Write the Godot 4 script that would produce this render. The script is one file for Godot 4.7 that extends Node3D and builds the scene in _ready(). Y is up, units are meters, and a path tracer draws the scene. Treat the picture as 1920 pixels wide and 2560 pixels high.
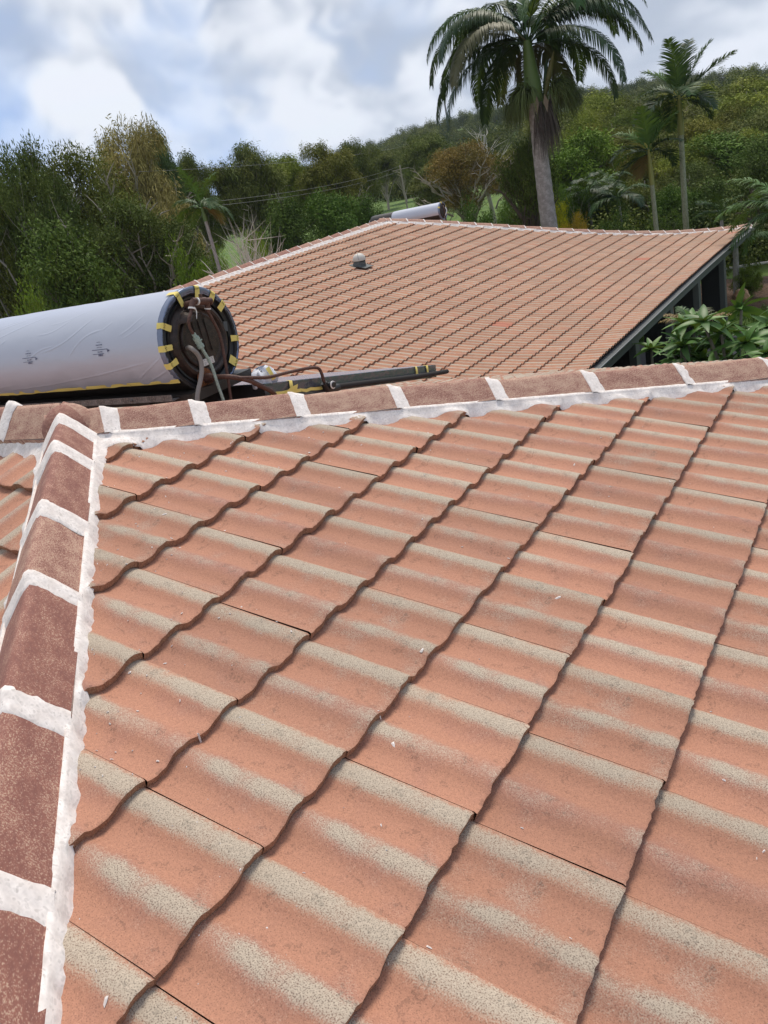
extends Node3D
# A suburban tiled roof being re-pointed, seen from the roof itself: world x runs down the near hip end, y is up, z runs towards the viewer along the tile courses.

const CAM := Vector3(2.8675, 0.6692, 1.9345)
const PITCH := 0.26704            # 15.3 degrees
const G := 0.3191                 # course gauge
const W := 0.3                    # tile cover width
const VALLEY := -8.93             # where the two wings meet: x + z
var TP := tan(PITCH)
var CP := cos(PITCH)
var used := {}
var M := {}

# ---------------------------------------------------------------- geometry helper
class Geo:
	var v := PackedVector3Array()
	var n := PackedVector3Array()
	var uv := PackedVector2Array()
	var c := PackedColorArray()
	var ix := PackedInt32Array()
	func vert(p: Vector3, nn: Vector3, t := Vector2.ZERO, col = null) -> int:
		v.append(p); n.append(nn); uv.append(t)
		if col != null: c.append(col)
		return v.size() - 1
	func tri(a: int, b: int, d: int):
		if (v[b] - v[a]).cross(v[d] - v[a]).dot(n[a] + n[b] + n[d]) > 0.0: ix.append_array(PackedInt32Array([a, d, b]))
		else: ix.append_array(PackedInt32Array([a, b, d]))
	func face(p: Array, hint: Vector3, t: Array = [], col = null):
		var nn: Vector3 = (p[1] - p[0]).cross(p[2] - p[0])
		if nn.length_squared() < 1e-14 and p.size() > 3: nn = (p[2] - p[0]).cross(p[3] - p[0])
		nn = nn.normalized()
		if nn.dot(hint) < 0.0: nn = -nn
		var o := v.size()
		for k in p.size(): vert(p[k], nn, t[k] if t.size() > k else Vector2(p[k].x + p[k].y, p[k].z), col)
		for k in range(2, p.size()): tri(o, o + k - 1, o + k)
	func grid(P: Array, hint_in: Vector3, UV: Array = [], center = null):
		# smooth sheet through rows of points; the side that faces along hint_in (or away from center) is its front
		var R := P.size()
		var K: int = P[0].size()
		var o := v.size()
		for i in R:
			for j in K:
				var a: Vector3 = P[mini(i + 1, R - 1)][j] - P[maxi(i - 1, 0)][j]
				var b: Vector3 = P[i][mini(j + 1, K - 1)] - P[i][maxi(j - 1, 0)]
				var nn := a.cross(b)
				if nn.length_squared() < 1e-16: nn = hint_in
				nn = nn.normalized()
				var h: Vector3 = hint_in if center == null else P[i][j] - center
				if nn.dot(h) < 0.0: nn = -nn
				vert(P[i][j], nn, UV[i][j] if UV.size() else Vector2(float(j) / (K - 1), float(i) / (R - 1)))
		for i in R - 1:
			for j in K - 1:
				var q := o + i * K + j
				tri(q, q + 1, q + K); tri(q + 1, q + K + 1, q + K)
	func tube(path: Array, radii: Array, sides := 7, cap := true, vs := 1.0):
		var o := v.size()
		var up := Vector3.UP
		var run := 0.0
		for i in path.size():
			var d: Vector3 = (path[mini(i + 1, path.size() - 1)] - path[maxi(i - 1, 0)]).normalized()
			if absf(d.dot(up)) > 0.95: up = Vector3(1, 0, 0.1).normalized()
			var s := d.cross(up).normalized()
			up = s.cross(d).normalized()
			if i > 0: run += path[i].distance_to(path[i - 1])
			var r: float = radii[mini(i, radii.size() - 1)]
			for k in sides + 1:
				var a := TAU * k / sides
				var w := s * cos(a) + up * sin(a)
				vert(path[i] + w * r, w, Vector2(float(k) / sides, run * vs))
		var K := sides + 1
		for i in path.size() - 1:
			for k in sides:
				var q := o + i * K + k
				tri(q, q + 1, q + K); tri(q + 1, q + K + 1, q + K)
		if cap:
			for e in [0, path.size() - 1]:
				var ring := []
				for k in sides: ring.append(v[o + e * K + k])
				var out: Vector3 = path[0] - path[1] if e == 0 else path[e] - path[e - 1]
				face(ring, out)
	func box(x: Transform3D, s: Vector3):
		var h := s * 0.5
		for ax in 3:
			for sg in [-1.0, 1.0]:
				var nn := Vector3.ZERO; nn[ax] = sg
				var a := Vector3.ZERO; a[(ax + 1) % 3] = h[(ax + 1) % 3]
				var b := Vector3.ZERO; b[(ax + 2) % 3] = h[(ax + 2) % 3]
				var m := nn * h[ax]
				face([x * (m - a - b), x * (m + a - b), x * (m + a + b), x * (m - a + b)], x.basis * nn, [Vector2(0, 0), Vector2(1, 0), Vector2(1, 1), Vector2(0, 1)])
	func lathe(prof: Array, x: Transform3D, seg := 48, hint_out := true):
		# prof: Vector2(radius, height along local y)
		for i in prof.size() - 1:
			var a: Vector2 = prof[i]
			var b: Vector2 = prof[i + 1]
			var nn2 := Vector2(b.y - a.y, -(b.x - a.x)).normalized()
			if not hint_out: nn2 = -nn2
			var o := v.size()
			for e in [a, b]:
				for k in seg + 1:
					var t := TAU * k / seg
					var dirv := Vector3(cos(t), 0, sin(t))
					vert(x * (dirv * e.x + Vector3.UP * e.y), (x.basis * (dirv * nn2.x + Vector3.UP * nn2.y)).normalized(), Vector2(float(k) / seg, e.y))
			for k in seg:
				tri(o + k, o + k + 1, o + seg + 1 + k); tri(o + k + 1, o + seg + 2 + k, o + seg + 1 + k)

func mesh_of(list: Array) -> ArrayMesh:
	var m := ArrayMesh.new()
	for e in list:
		var g: Geo = e[0]
		if g.ix.is_empty(): continue
		var a := []
		a.resize(Mesh.ARRAY_MAX)
		a[Mesh.ARRAY_VERTEX] = g.v; a[Mesh.ARRAY_NORMAL] = g.n; a[Mesh.ARRAY_TEX_UV] = g.uv; a[Mesh.ARRAY_INDEX] = g.ix
		if g.c.size() == g.v.size() and g.c.size() > 0: a[Mesh.ARRAY_COLOR] = g.c
		m.add_surface_from_arrays(Mesh.PRIMITIVE_TRIANGLES, a)
		m.surface_set_material(m.get_surface_count() - 1, e[1])
	return m

func numbered(called: String) -> String:
	var k: int = used.get(called, -1) + 1
	used[called] = k
	return called if k == 0 else "%s_%03d" % [called, k]

func tag(o: Node3D, label: String, category: String, group := "", kind := ""):
	if label: o.set_meta("label", label)
	if category: o.set_meta("category", category)
	if group: o.set_meta("group", group)
	if kind: o.set_meta("kind", kind)
	return o

func thing(called: String, label: String, category: String, at := Vector3.ZERO, group := "") -> Node3D:
	var o := Node3D.new()
	o.name = numbered(called)
	add_child(o, true)
	o.position = at
	return tag(o, label, category, group)

func put(called: String, m: Mesh, parent: Node3D) -> MeshInstance3D:
	var o := MeshInstance3D.new()
	o.mesh = m
	if parent == self: o.name = numbered(called)
	else:
		var key := str(parent.get_instance_id()) + called
		o.name = numbered(key).replace(str(parent.get_instance_id()), "")
	parent.add_child(o, true)
	return o

func part(called: String, g: Geo, mat: Material, parent: Node3D) -> MeshInstance3D:
	return put(called, mesh_of([[g, mat]]), parent)

func mat(albedo: Color, rough := 0.9, metal := 0.0, tex: Texture2D = null, bump: Texture2D = null, bump_cm := 0.1) -> StandardMaterial3D:
	var m := StandardMaterial3D.new()
	m.albedo_color = albedo; m.roughness = rough; m.metallic = metal
	if tex: m.albedo_texture = tex
	if bump:
		m.heightmap_enabled = true; m.heightmap_texture = bump; m.heightmap_scale = bump_cm
	return m

func lin(r: float, g: float, b: float) -> Color: return Color(r, g, b).linear_to_srgb()

func noise(freq: float, sd: int, oct := 4) -> FastNoiseLite:
	var f := FastNoiseLite.new()
	f.noise_type = FastNoiseLite.TYPE_SIMPLEX_SMOOTH; f.frequency = freq; f.seed = sd
	f.fractal_type = FastNoiseLite.FRACTAL_FBM if oct > 1 else FastNoiseLite.FRACTAL_NONE; f.fractal_octaves = oct
	return f

func nbytes(size: int, freq: float, sd: int, oct := 3, seamless := false) -> PackedByteArray:
	var f := noise(freq, sd, oct)
	var im: Image = f.get_seamless_image(size, size) if seamless else f.get_image(size, size)
	im.convert(Image.FORMAT_L8)
	return im.get_data()

func tex_of(size: int, fmt: int, data: PackedByteArray) -> ImageTexture:
	return ImageTexture.create_from_image(Image.create_from_data(size, size, false, fmt, data))

# two-tone mottled texture from seamless noise; returns [albedo, height]
func mottled(size: int, a: Color, b: Color, sp: Color, f1: float, f2: float, sd: int, spk := 0.72) -> Array:
	var n1 := nbytes(size, f1, sd, 4, true)
	var n2 := nbytes(size, f2, sd + 5, 2, true)
	var d := PackedByteArray(); d.resize(size * size * 3)
	for i in size * size:
		var t := clampf((n1[i] / 255.0 - 0.25) * 2.0, 0.0, 1.0)
		var q := n2[i] / 255.0
		var col := a.lerp(b, t)
		if q > spk: col = col.lerp(sp, clampf((q - spk) * 8.0, 0.0, 1.0))
		var g := 0.9 + 0.2 * q
		d[i * 3] = clampi(int(col.r * 255 * g), 0, 255); d[i * 3 + 1] = clampi(int(col.g * 255 * g), 0, 255); d[i * 3 + 2] = clampi(int(col.b * 255 * g), 0, 255)
	return [tex_of(size, Image.FORMAT_RGB8, d), tex_of(size, Image.FORMAT_L8, n2)]

# ---------------------------------------------------------------- roof tile colours: 16 tiles in one sheet
func tile_sheet() -> Array:
	var S := 1024
	var na := nbytes(S, 0.018, 11, 3)
	var nb := nbytes(S, 0.35, 12, 2)
	var nc := nbytes(S, 0.007, 13, 3)
	var nd := nbytes(S, 0.11, 14, 2)
	var d := PackedByteArray(); d.resize(S * S * 3)
	var rg := RandomNumberGenerator.new(); rg.seed = 5
	var vary := []
	for k in 16:
		vary.append([rg.randf_range(0.75, 1.0), rg.randf_range(0.38, 0.85) if k < 8 else rg.randf_range(0.5, 0.85), rg.randf_range(-0.25, 0.12) if k < 8 else rg.randf_range(-0.22, 0.08), rg.randf_range(0.95, 1.05), rg.randf_range(0.0, 1.0), 0.0, 0.0 if k < 8 else 1.0, rg.randf_range(-0.6, 0.6)])
	vary[15] = [0.2, 0.1, -0.4, 1.0, 0.2, 1.0, 0.0, 0.0]
	for y in S:
		for x in S:
			var i := y * S + x
			var k: Array = vary[(y >> 8) * 4 + (x >> 8)]
			var u := (x & 255) / 256.0
			var v := (y & 255) / 256.0
			var A := na[i] / 255.0 - 0.5
			var B := nb[i] / 255.0
			var C := nc[i] / 255.0 - 0.5
			var D := nd[i] / 255.0 - 0.5
			var uu := u * 0.3 + A * 0.012 + D * 0.006
			var e1 := minf(absf(uu - 0.036), absf(uu - 0.336))
			var e2 := absf(uu - 0.186)
			var r1 := exp(-pow(e1 / 0.034, 3.0))
			var r2 := exp(-pow(e2 / 0.031, 2.6))
			var m: float = r1 * clampf(k[0] - k[7] * 0.25 * (v - 0.5) + A * 0.2 + C * 0.4, 0.0, 1.0)
			m = maxf(m, r2 * clampf(k[1] + k[7] * (v - 0.5) + C * 0.7 + A * 0.25, 0.0, 0.92))
			m = maxf(m, clampf(k[2] + C * 0.9 + A * 0.3, 0.0, 0.42))
			var worn := clampf((m + (B - 0.5) * 0.8 + D * 0.2 - 0.26) * 1.9, 0.0, 1.0)
			var pr := 172.0; var pg := 123.0; var pb := 100.0
			if k[6] > 0.5: pr = 173.0; pg = 124.0; pb = 97.0
			var mt: float = clampf(r2 * (0.35 + k[4] * 0.6) + C * 1.0 + A * 0.15, 0.0, 1.0)
			pr = lerpf(pr, 156.0, mt); pg = lerpf(pg, 110.0, mt); pb = lerpf(pb, 95.0, mt)
			if k[5] > 0.5: pr = 180.0; pg = 116.0; pb = 94.0
			pr = lerpf(pr, 174.0, worn); pg = lerpf(pg, 160.0, worn); pb = lerpf(pb, 143.0, worn)
			var sh: float = (0.95 + 0.14 * (B - 0.5) + D * 0.10) * k[3]
			if worn > 0.3:
				if B < 0.38: sh *= lerpf(1.0, 0.68, clampf((0.38 - B) * 7.0, 0.0, 1.0))
			elif B < 0.25: sh *= 0.84
			if nd[(i * 7 + 4099) % (S * S)] > 236 and A > 0.05: sh *= 0.72
			if na[(i + 300 * S) % (S * S)] > 196 and D > 0.02: sh *= 0.86
			d[i * 3] = clampi(int(pr * sh), 0, 255); d[i * 3 + 1] = clampi(int(pg * sh), 0, 255); d[i * 3 + 2] = clampi(int(pb * sh), 0, 255)
	return [tex_of(S, Image.FORMAT_RGB8, d), tex_of(S, Image.FORMAT_L8, nb)]

func cap_sheet() -> Array:
	var S := 512
	var na := nbytes(S, 0.02, 31, 3)
	var nb := nbytes(S, 0.4, 32, 2)
	var nc := nbytes(S, 0.10, 33, 2)
	var d := PackedByteArray(); d.resize(S * S * 3)
	for y in S:
		for x in S:
			var i := y * S + x
			var u := (x & 255) / 256.0
			# erosion shows as short pale dashes across the cap
			var A := na[i] / 255.0 - 0.5
			var B := nb[y * S + (x >> 1)] / 255.0
			var C := nc[i] / 255.0 - 0.5
			var F := nb[((y * 3) % S) * S + (x * 2) % S] / 255.0
			var ero := clampf((B * 0.6 + F * 0.4 - 0.54 + A * 0.22 + C * 0.10 + [0.0, 0.17, -0.03, 0.11][(y >> 8) * 2 + (x >> 8)]) * 5.0, 0.0, 0.9)
			var mo := clampf(0.5 + C * 0.7 + A * 0.7, 0.0, 1.0)
			var r := lerpf(lerpf(120.0, 141.0, mo), 184.0, ero)
			var g := lerpf(lerpf(78.0, 93.0, mo), 157.0, ero)
			var b := lerpf(lerpf(70.0, 80.0, mo), 137.0, ero)
			d[i * 3] = int(r); d[i * 3 + 1] = int(g); d[i * 3 + 2] = int(b)
	return [tex_of(S, Image.FORMAT_RGB8, d), tex_of(S, Image.FORMAT_L8, nb)]

# ---------------------------------------------------------------- sky: broken grey-white cloud with a little blue
func sky_image() -> Image:
	var X := 1536
	var Y := 768
	var d := PackedByteArray(); d.resize(X * Y * 3)
	var n1 := noise(0.8, 3, 5)
	var n2 := noise(2.4, 8, 5)
	var n3 := noise(0.25, 21, 2)
	var n4 := noise(4.0, 47, 4)
	for y in Y:
		var el := PI * (0.5 - (y + 0.5) / Y)
		for x in X:
			var i := (y * X + x) * 3
			if el < -0.02:
				d[i] = 92; d[i + 1] = 98; d[i + 2] = 88
				continue
			var az := TAU * ((x + 0.5) / X - 0.5)
			var q := 1.0 / (sin(maxf(el, 0.0)) + 0.42)
			var px := sin(az) * cos(el) * q
			var pz := -cos(az) * cos(el) * q
			var warp := n3.get_noise_2d(px * 2.0, pz * 2.0)
			var a := n1.get_noise_2d(px + warp * 0.5, pz - warp * 0.4)
			var b := n2.get_noise_2d(px + a * 0.4, pz + warp * 0.5)
			var c := n4.get_noise_2d(px + b * 0.15, pz + a * 0.2)
			var cover := clampf(1.30 + a * 1.0 + n3.get_noise_2d(px * 1.6 + 40.0, pz * 1.6) * 1.5 + b * 0.5, 0.0, 1.0)
			var puff := clampf(0.48 + b * 1.1 + a * 0.9 + c * 0.65, 0.0, 1.0)
			puff = puff * puff * (3.0 - 2.0 * puff)
			var cr := lerpf(0.60, 0.80, puff); var cg := lerpf(0.635, 0.815, puff); var cb := lerpf(0.695, 0.845, puff)
			var br := lerpf(0.60, 0.46, clampf(el * 1.3, 0.0, 1.0)); var bg := lerpf(0.70, 0.60, clampf(el * 1.3, 0.0, 1.0)); var bb := 0.86
			var lo := clampf(1.0 - el * 4.5, 0.0, 1.0) * 0.35
			cr = lerpf(cr, 0.73, lo); cg = lerpf(cg, 0.77, lo); cb = lerpf(cb, 0.83, lo)
			d[i] = int(255 * lerpf(br, cr, cover)); d[i + 1] = int(255 * lerpf(bg, cg, cover)); d[i + 2] = int(255 * lerpf(bb, cb, cover))
	return Image.create_from_data(X, Y, false, Image.FORMAT_RGB8, d)

# ---------------------------------------------------------------- roof faces: s runs down the slope, w along the courses, h off the surface
func wave(w: float) -> float:
	var e := fposmod(w - 0.04 + 0.075, 0.15) - 0.075
	return 0.0185 * (1.0 - smoothstep(0.010, 0.060, absf(e)))

var BX := -8.1594
var BY := -0.2715
var BZ := -15.7976
func sag(k: float, z: float) -> float:
	var s := clampf(k / 23.0, -0.05, 1.05)
	var w := clampf((-z - 8.0) / 15.0, -0.6, 1.05)
	return -1.3276 * s * s - 1.2789 * s * w - 0.6639 * w * w + 0.7504 * w * s * s + 0.9111 * w * w * s + 0.6061 * w + 1.2827 * s * s * s + 0.67 * w * w * w - 0.9905 * s * w * w * w

# f: 0 near hip end, 1 near side facing the viewer, 2 near back slope, 3 far wing
var TB := 0.251
func surf(f: int, s: float, w: float, h: float) -> Vector3:
	match f:
		0: return Vector3(s * CP + h * sin(PITCH), -s * sin(PITCH) + h * CP, w)
		1: return Vector3(w, -s * sin(PITCH) + h * CP, s * CP + h * sin(PITCH))
		2:
			var cb := cos(atan(TB))
			return Vector3(-w, -s * cb * TB + h * cb, -s * cb - h * sin(atan(TB)))
	var k := s / G
	return Vector3(BX + s * CP + h * sin(PITCH), BY - TP * s * CP + sag(k, w) + h * CP, w)

func smin(f: int, w: float) -> float:
	match f:
		0: return maxf(w / CP, -w / (1.09 * CP))
		1: return maxf(0.0, w / CP)
		2: return maxf(0.0, -1.09 * w / cos(atan(TB)))
	return maxf(0.0, (BZ - w) / CP)

func smax(f: int, w: float) -> float:
	match f:
		2: return maxf(0.0, (-w - VALLEY) / cos(atan(TB)))
		3: return (VALLEY - w - BX) / CP
	return 1e9

# course fronts and joints
func row_front(f: int, i: int) -> float:
	match f:
		0: return 1.82 / CP + i * G
		1: return 0.338 / CP + i * G
		2: return 0.25 + i * G
	return (i + 1) * G if i < 22 else 23.2 * G
func joint(f: int, j: int) -> float:
	match f:
		0: return 0.845 - (j + 1) * W + W
		1: return 0.035 - j * W
		2: return 0.1 - j * W
	return -1.9 - j * W

func tile_h(f: int, s: float, w: float) -> float:
	var q := (s - row_front(f, 0)) / G
	var fr := q - floorf(q)
	return wave(w - joint(f, 0)) * (1.0 if f != 3 else 1.25) + (0.027 if f != 3 else 0.032) * fr

var jag := noise(40.0, 77, 2)
func add_tile(top: Geo, edge: Geo, f: int, i: int, j: int, cols: int, variant: int, r: RandomNumberGenerator):
	var s1 := row_front(f, i) + r.randf_range(-0.004, 0.004)
	var s0 := row_front(f, i) - G - 0.012
	if i == 22 and f == 3: s0 = 22 * G - 0.012
	var w0 := joint(f, j) + r.randf_range(-0.0012, 0.0012)
	var dh := r.randf_range(-0.0012, 0.0012)
	var tilt := 0.027 + r.randf_range(-0.0025, 0.002)
	if f == 3: tilt *= 1.18
	var gap := r.randf_range(0.0008, 0.0028)
	var cx := variant % 4
	var cy := variant / 4
	var rows := [[], [], []]
	var uvs := [[], [], []]
	var low := []
	for k in cols + 1:
		var u := float(k) / cols
		var w := w0 + lerpf(gap, W, u)
		var a := maxf(s0, smin(f, w) - 0.02)
		var e := minf(s1 + (jag.get_noise_2d(w, float(i * 31 + f)) * 0.004 + jag.get_noise_2d(w * 4.0, float(i * 17 + f)) * 0.003), smax(f, w))
		if a >= e - 0.008:
			if rows[0].size() > 1: break
			rows = [[], [], []]; uvs = [[], [], []]; low = []
			continue
		var hw := wave(w - joint(f, 0)) * (1.0 if f != 3 else 1.25) + dh
		var roll := r.randf_range(-0.0008, 0.0008)
		var ss := [a, e - 0.007, e]
		for q in 3:
			var h: float = hw + tilt * (ss[q] - s0 - 0.012) / G - (0.0035 if q == 2 else 0.0) + (roll if q > 0 else 0.0)
			rows[q].append(surf(f, ss[q], w, h))
			uvs[q].append(Vector2((cx + 0.01 + 0.98 * u) / 4.0, (cy + 0.01 + 0.98 * clampf((ss[q] - s0) / (G + 0.012), 0.0, 1.0)) / 4.0))
		low.append(surf(f, e - 0.004, w, hw + tilt - (0.027 if f != 3 else 0.032)))
	if rows[0].size() < 2: return
	var up := surf(f, 1.0, w0, 1.0) - surf(f, 1.0, w0, 0.0)
	var dn := (surf(f, 1.1, w0, 0.0) - surf(f, 1.0, w0, 0.0)).normalized()
	top.grid(rows, up, uvs)
	edge.grid([rows[2], low], dn)
	var p: Array = [rows[0][0], rows[2][0], rows[2][0] - up * 0.024, rows[0][0] - up * 0.02]
	edge.face(p, surf(f, 1.0, w0 - 0.1, 0.0) - surf(f, 1.0, w0, 0.0))

# ---------------------------------------------------------------- ridge caps and pointing mortar
func toface(f: int, p: Vector3) -> Vector2:
	match f:
		0: return Vector2(p.x / CP, p.z)
		1: return Vector2(p.z / CP, p.x)
		2: return Vector2(-p.z / cos(atan(TB)), -p.x)
	return Vector2((p.x - BX) / CP, p.z)

func cap_shape(q: float) -> float:
	return 1.0 - (sqrt(q * q + 0.016) - 0.1265) / 0.8814

func cap(a: Vector3, b: Vector3, variant: int, r: RandomNumberGenerator, hw := 0.105, rise := 0.135, n := 12) -> Array:
	# one cap from a (tucked under the one above) to b (its lower lip)
	var d := (b - a).normalized()
	var side := d.cross(Vector3.UP).normalized()
	var top := Geo.new()
	var rows := [[], [], [], []]
	var uvs := [[], [], [], []]
	var low := []
	var skew := r.randf_range(-0.006, 0.006)
	for k in n + 1:
		var q := lerpf(-1.0, 1.0, float(k) / n)
		for e in 4:
			var t: float = [-0.03, 0.5, 0.97, 1.0][e]
			var p := a.lerp(b, t) + d * (-0.03 if e == 0 else 0.0)
			var h := lerpf(0.026, rise, cap_shape(q)) + lerpf(-0.004, 0.014, t) - (0.004 if e == 3 else 0.0)
			rows[e].append(p + side * (hw * q + skew) + Vector3.UP * h)
			uvs[e].append(Vector2((variant % 2 + 0.02 + 0.96 * k / n) * 0.5, (variant / 2 + 0.02 + 0.96 * clampf(t, 0.0, 1.0)) * 0.5))
		low.append(rows[3][k] - Vector3.UP * 0.02 - d * 0.003)
	top.grid(rows, Vector3.UP, uvs)
	top.grid([rows[3], low], d)
	for k in [0, n]:
		top.face([rows[0][k], rows[3][k], rows[3][k] - Vector3.UP * 0.022, rows[0][k] - Vector3.UP * 0.022], side * (-1.0 if k == 0 else 1.0))
	return [[top, M.cap]]

func band(a: Vector3, b: Vector3, r: RandomNumberGenerator, hw := 0.105, rise := 0.135, wide := 0.055, n := 16) -> Geo:
	# pointing smeared over the lip at b, down on to the next cap
	var d := (b - a).normalized()
	var side := d.cross(Vector3.UP).normalized()
	var g := Geo.new()
	var rows := []
	for e in 7: rows.append([])
	for k in n + 1:
		var q := lerpf(-1.04, 1.04, float(k) / n)
		var n0 := jag.get_noise_3d(b.x * 3.0 + k * 0.016, b.z * 3.0, 1.0) * 0.7
		var n1 := jag.get_noise_3d(b.x * 3.0 + k * 0.012, b.z * 3.0, 7.0)
		var h := lerpf(0.026, rise, cap_shape(q))
		var dd := [-0.016 - 0.004 * n0, -0.013 - 0.004 * n0, 0.004, 0.014, wide * 0.7 + 0.005 * n1, wide + 0.008 * n1, wide + 0.006 + 0.008 * n1]
		var hh := [0.010, 0.0175 + 0.002 * n1, 0.0165, 0.011 + 0.003 * n1, 0.0055 + 0.003 * n0, 0.003, -0.006]
		for e in 7:
			rows[e].append(b + d * dd[e] + side * hw * q * (1.0 + 0.02 * absf(n1)) + Vector3.UP * (h + hh[e]))
	g.grid(rows, Vector3.UP)
	return g

func bed(line: Callable, t0: float, t1: float, f: int, sgn: float, r: RandomNumberGenerator, step := 0.012, hw := 0.105, out := 0.022) -> Geo:
	# pointing along the foot of the caps, down to the waves of the tiles
	var g := Geo.new()
	var rows := []
	for e in 6: rows.append([])
	var t := t0
	while t <= t1:
		var p: Vector3 = line.call(t)
		var d: Vector3 = (line.call(t + 0.02) - line.call(t - 0.02)).normalized()
		var side := d.cross(Vector3.UP).normalized() * sgn
		var n0 := jag.get_noise_3d(p.x * 1.5, p.z * 1.5, 3.0 * f)
		var n1 := jag.get_noise_3d(p.x * 0.5, p.z * 0.5, 30.0 + f)
		var n2 := jag.get_noise_3d(p.x * 2.6, p.z * 2.6, 60.0 + f)
		var wide := out * (1.0 + 1.1 * exp(-pow((t - t0) / 0.16, 2.0)))
		var lat := [hw - 0.010, hw - 0.004 + 0.001 * n0, hw + 0.006, hw + 0.012 + 0.006 * n1, hw + wide + 0.005 * n1 + 0.003 * n0 + 0.005 * n2, hw + wide + 0.006 + 0.006 * n1 + 0.004 * n0 + 0.007 * n2]
		for e in 6:
			var q: Vector3 = p + side * lat[e]
			var sw := toface(f, q)
			var th := maxf(tile_h(f, sw.x, sw.y), tile_h(f, sw.x - 0.016, sw.y))
			var base := surf(f, sw.x, sw.y, th)
			var hy := q.y
			match e:
				0: hy = p.y + 0.030
				1: hy = p.y + 0.040 + 0.002 * n1
				2: hy = maxf(p.y + 0.029 + 0.0015 * n2, base.y + 0.004)
				3: hy = maxf(lerpf(p.y + 0.022, base.y, 0.35) + 0.0015 * n2, base.y + 0.004)
				4: hy = base.y + 0.004 + 0.0015 * n2
				5: hy = base.y - 0.012
			rows[e].append(Vector3(q.x, hy, q.z))
		t += step
	g.grid(rows, Vector3.UP)
	return g

const RIGHT := Vector3(0.835541, -0.199839, -0.511794)
const UPV := Vector3(-0.037285, 0.908737, -0.415701)
const FWD := Vector3(-0.548161, -0.366418, -0.751836)
func in_view(p: Vector3) -> Vector3:
	# where a point falls in the photograph (1920 x 2560) and how far ahead it is: used only to choose which tiles are pieces of their own
	var d := p - CAM
	var z := d.dot(FWD)
	return Vector3(960.0 + 1991.0 * d.dot(RIGHT) / z, 1280.0 - 1991.0 * d.dot(UPV) / z, z)

func lay_tiles(f: int, roof: Node3D, rows: Vector2i, span: Vector2, most: int, cols: int, r: RandomNumberGenerator, test: Callable):
	var list := []
	for i in range(rows.x, rows.y):
		var j0 := int(floor((joint(f, 0) - span.y) / W))
		var j1 := int(ceil((joint(f, 0) - span.x) / W))
		for j in range(j0, j1 + 1):
			var w := joint(f, j)
			var s := row_front(f, i)
			if s <= minf(smin(f, w), smin(f, w + W)) + 0.01 or s - G >= maxf(smax(f, w), smax(f, w + W)): continue
			var c := surf(f, s - G * 0.5, w + W * 0.5, 0.0)
			var v := in_view(c)
			list.append([v.z if v.z > 0.0 and test.call(v) else 1e6 + list.size(), i, j])
	list.sort_custom(func(a, b): return a[0] < b[0])
	var rest_top := Geo.new()
	var rest_edge := Geo.new()
	var count := 0
	for e in list:
		var variant := r.randi_range(0, 7) if f != 3 else r.randi_range(8, 14)
		if r.randf() < 0.006 and f == 3: variant = 15
		if e[0] < 1e6 and count < most:
			var a := Geo.new()
			var b := Geo.new()
			add_tile(a, b, f, e[1], e[2], cols, variant, r)
			if a.ix.size():
				put("roof_tile", mesh_of([[a, M.tile], [b, M.edge]]), roof)
				count += 1
		else:
			add_tile(rest_top, rest_edge, f, e[1], e[2], mini(cols, 12), variant, r)
	if rest_top.ix.size():
		put("outer_roof_tiles", mesh_of([[rest_top, M.tile], [rest_edge, M.edge]]), roof).set_meta("kind", "stuff")

func lay_caps(roof: Node3D, line: Callable, joints: Array, r: RandomNumberGenerator, n := 12, hw := 0.105, rise := 0.135, fine := true, looks := [0, 1, 2, 3], joint_w := 0.046):
	for k in joints.size() - 1:
		var a: Vector3 = line.call(joints[k])
		var b: Vector3 = line.call(joints[k + 1])
		put("ridge_cap", mesh_of(cap(a, b, looks[r.randi_range(0, looks.size() - 1)], r, hw * r.randf_range(0.98, 1.02), rise + r.randf_range(-0.003, 0.003), n)), roof)
		part("mortar_joint", band(a, b, r, hw, rise, joint_w * r.randf_range(0.86, 1.16), 16 if fine else 8), M.mortar, roof)

func flakes(f: int, count: int, smax_: float, wlo: float, whi: float, near_line: bool, r: RandomNumberGenerator, g: Geo):
	# crumbs and smears of dropped pointing on the tiles
	for k in count:
		var w := r.randf_range(wlo, whi)
		var lo := smin(f, w) + 0.16
		var s := lo + (absf(r.randfn(0.0, 0.35)) if near_line else r.randf_range(0.0, smax_))
		if s > lo + smax_: continue
		var size := r.randf_range(0.0012, 0.003) if r.randf() < 0.9 else r.randf_range(0.003, 0.006)
		var n := 6
		var ang := r.randf() * TAU
		var stretch := r.randf_range(1.0, 2.8)
		var ring := []
		for q in n:
			var a := TAU * q / n
			var rr := size * r.randf_range(0.45, 1.0)
			var o := Vector2(cos(a) * rr * stretch, sin(a) * rr).rotated(ang)
			ring.append(surf(f, s + o.x, w + o.y, tile_h(f, s + o.x, w + o.y) + 0.0005))
		var mid := surf(f, s, w, tile_h(f, s, w) + 0.0025 + size * 0.12)
		var up := surf(f, s, w, 1.0) - surf(f, s, w, 0.0)
		for q in n: g.face([ring[q], ring[(q + 1) % n], mid], up)

func seq(a: float, b: float, step: float, r: RandomNumberGenerator) -> Array:
	var o := []
	var t := a
	while t < b:
		o.append(t)
		t += step * r.randf_range(0.98, 1.02)
	o.append(b)
	return o

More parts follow.
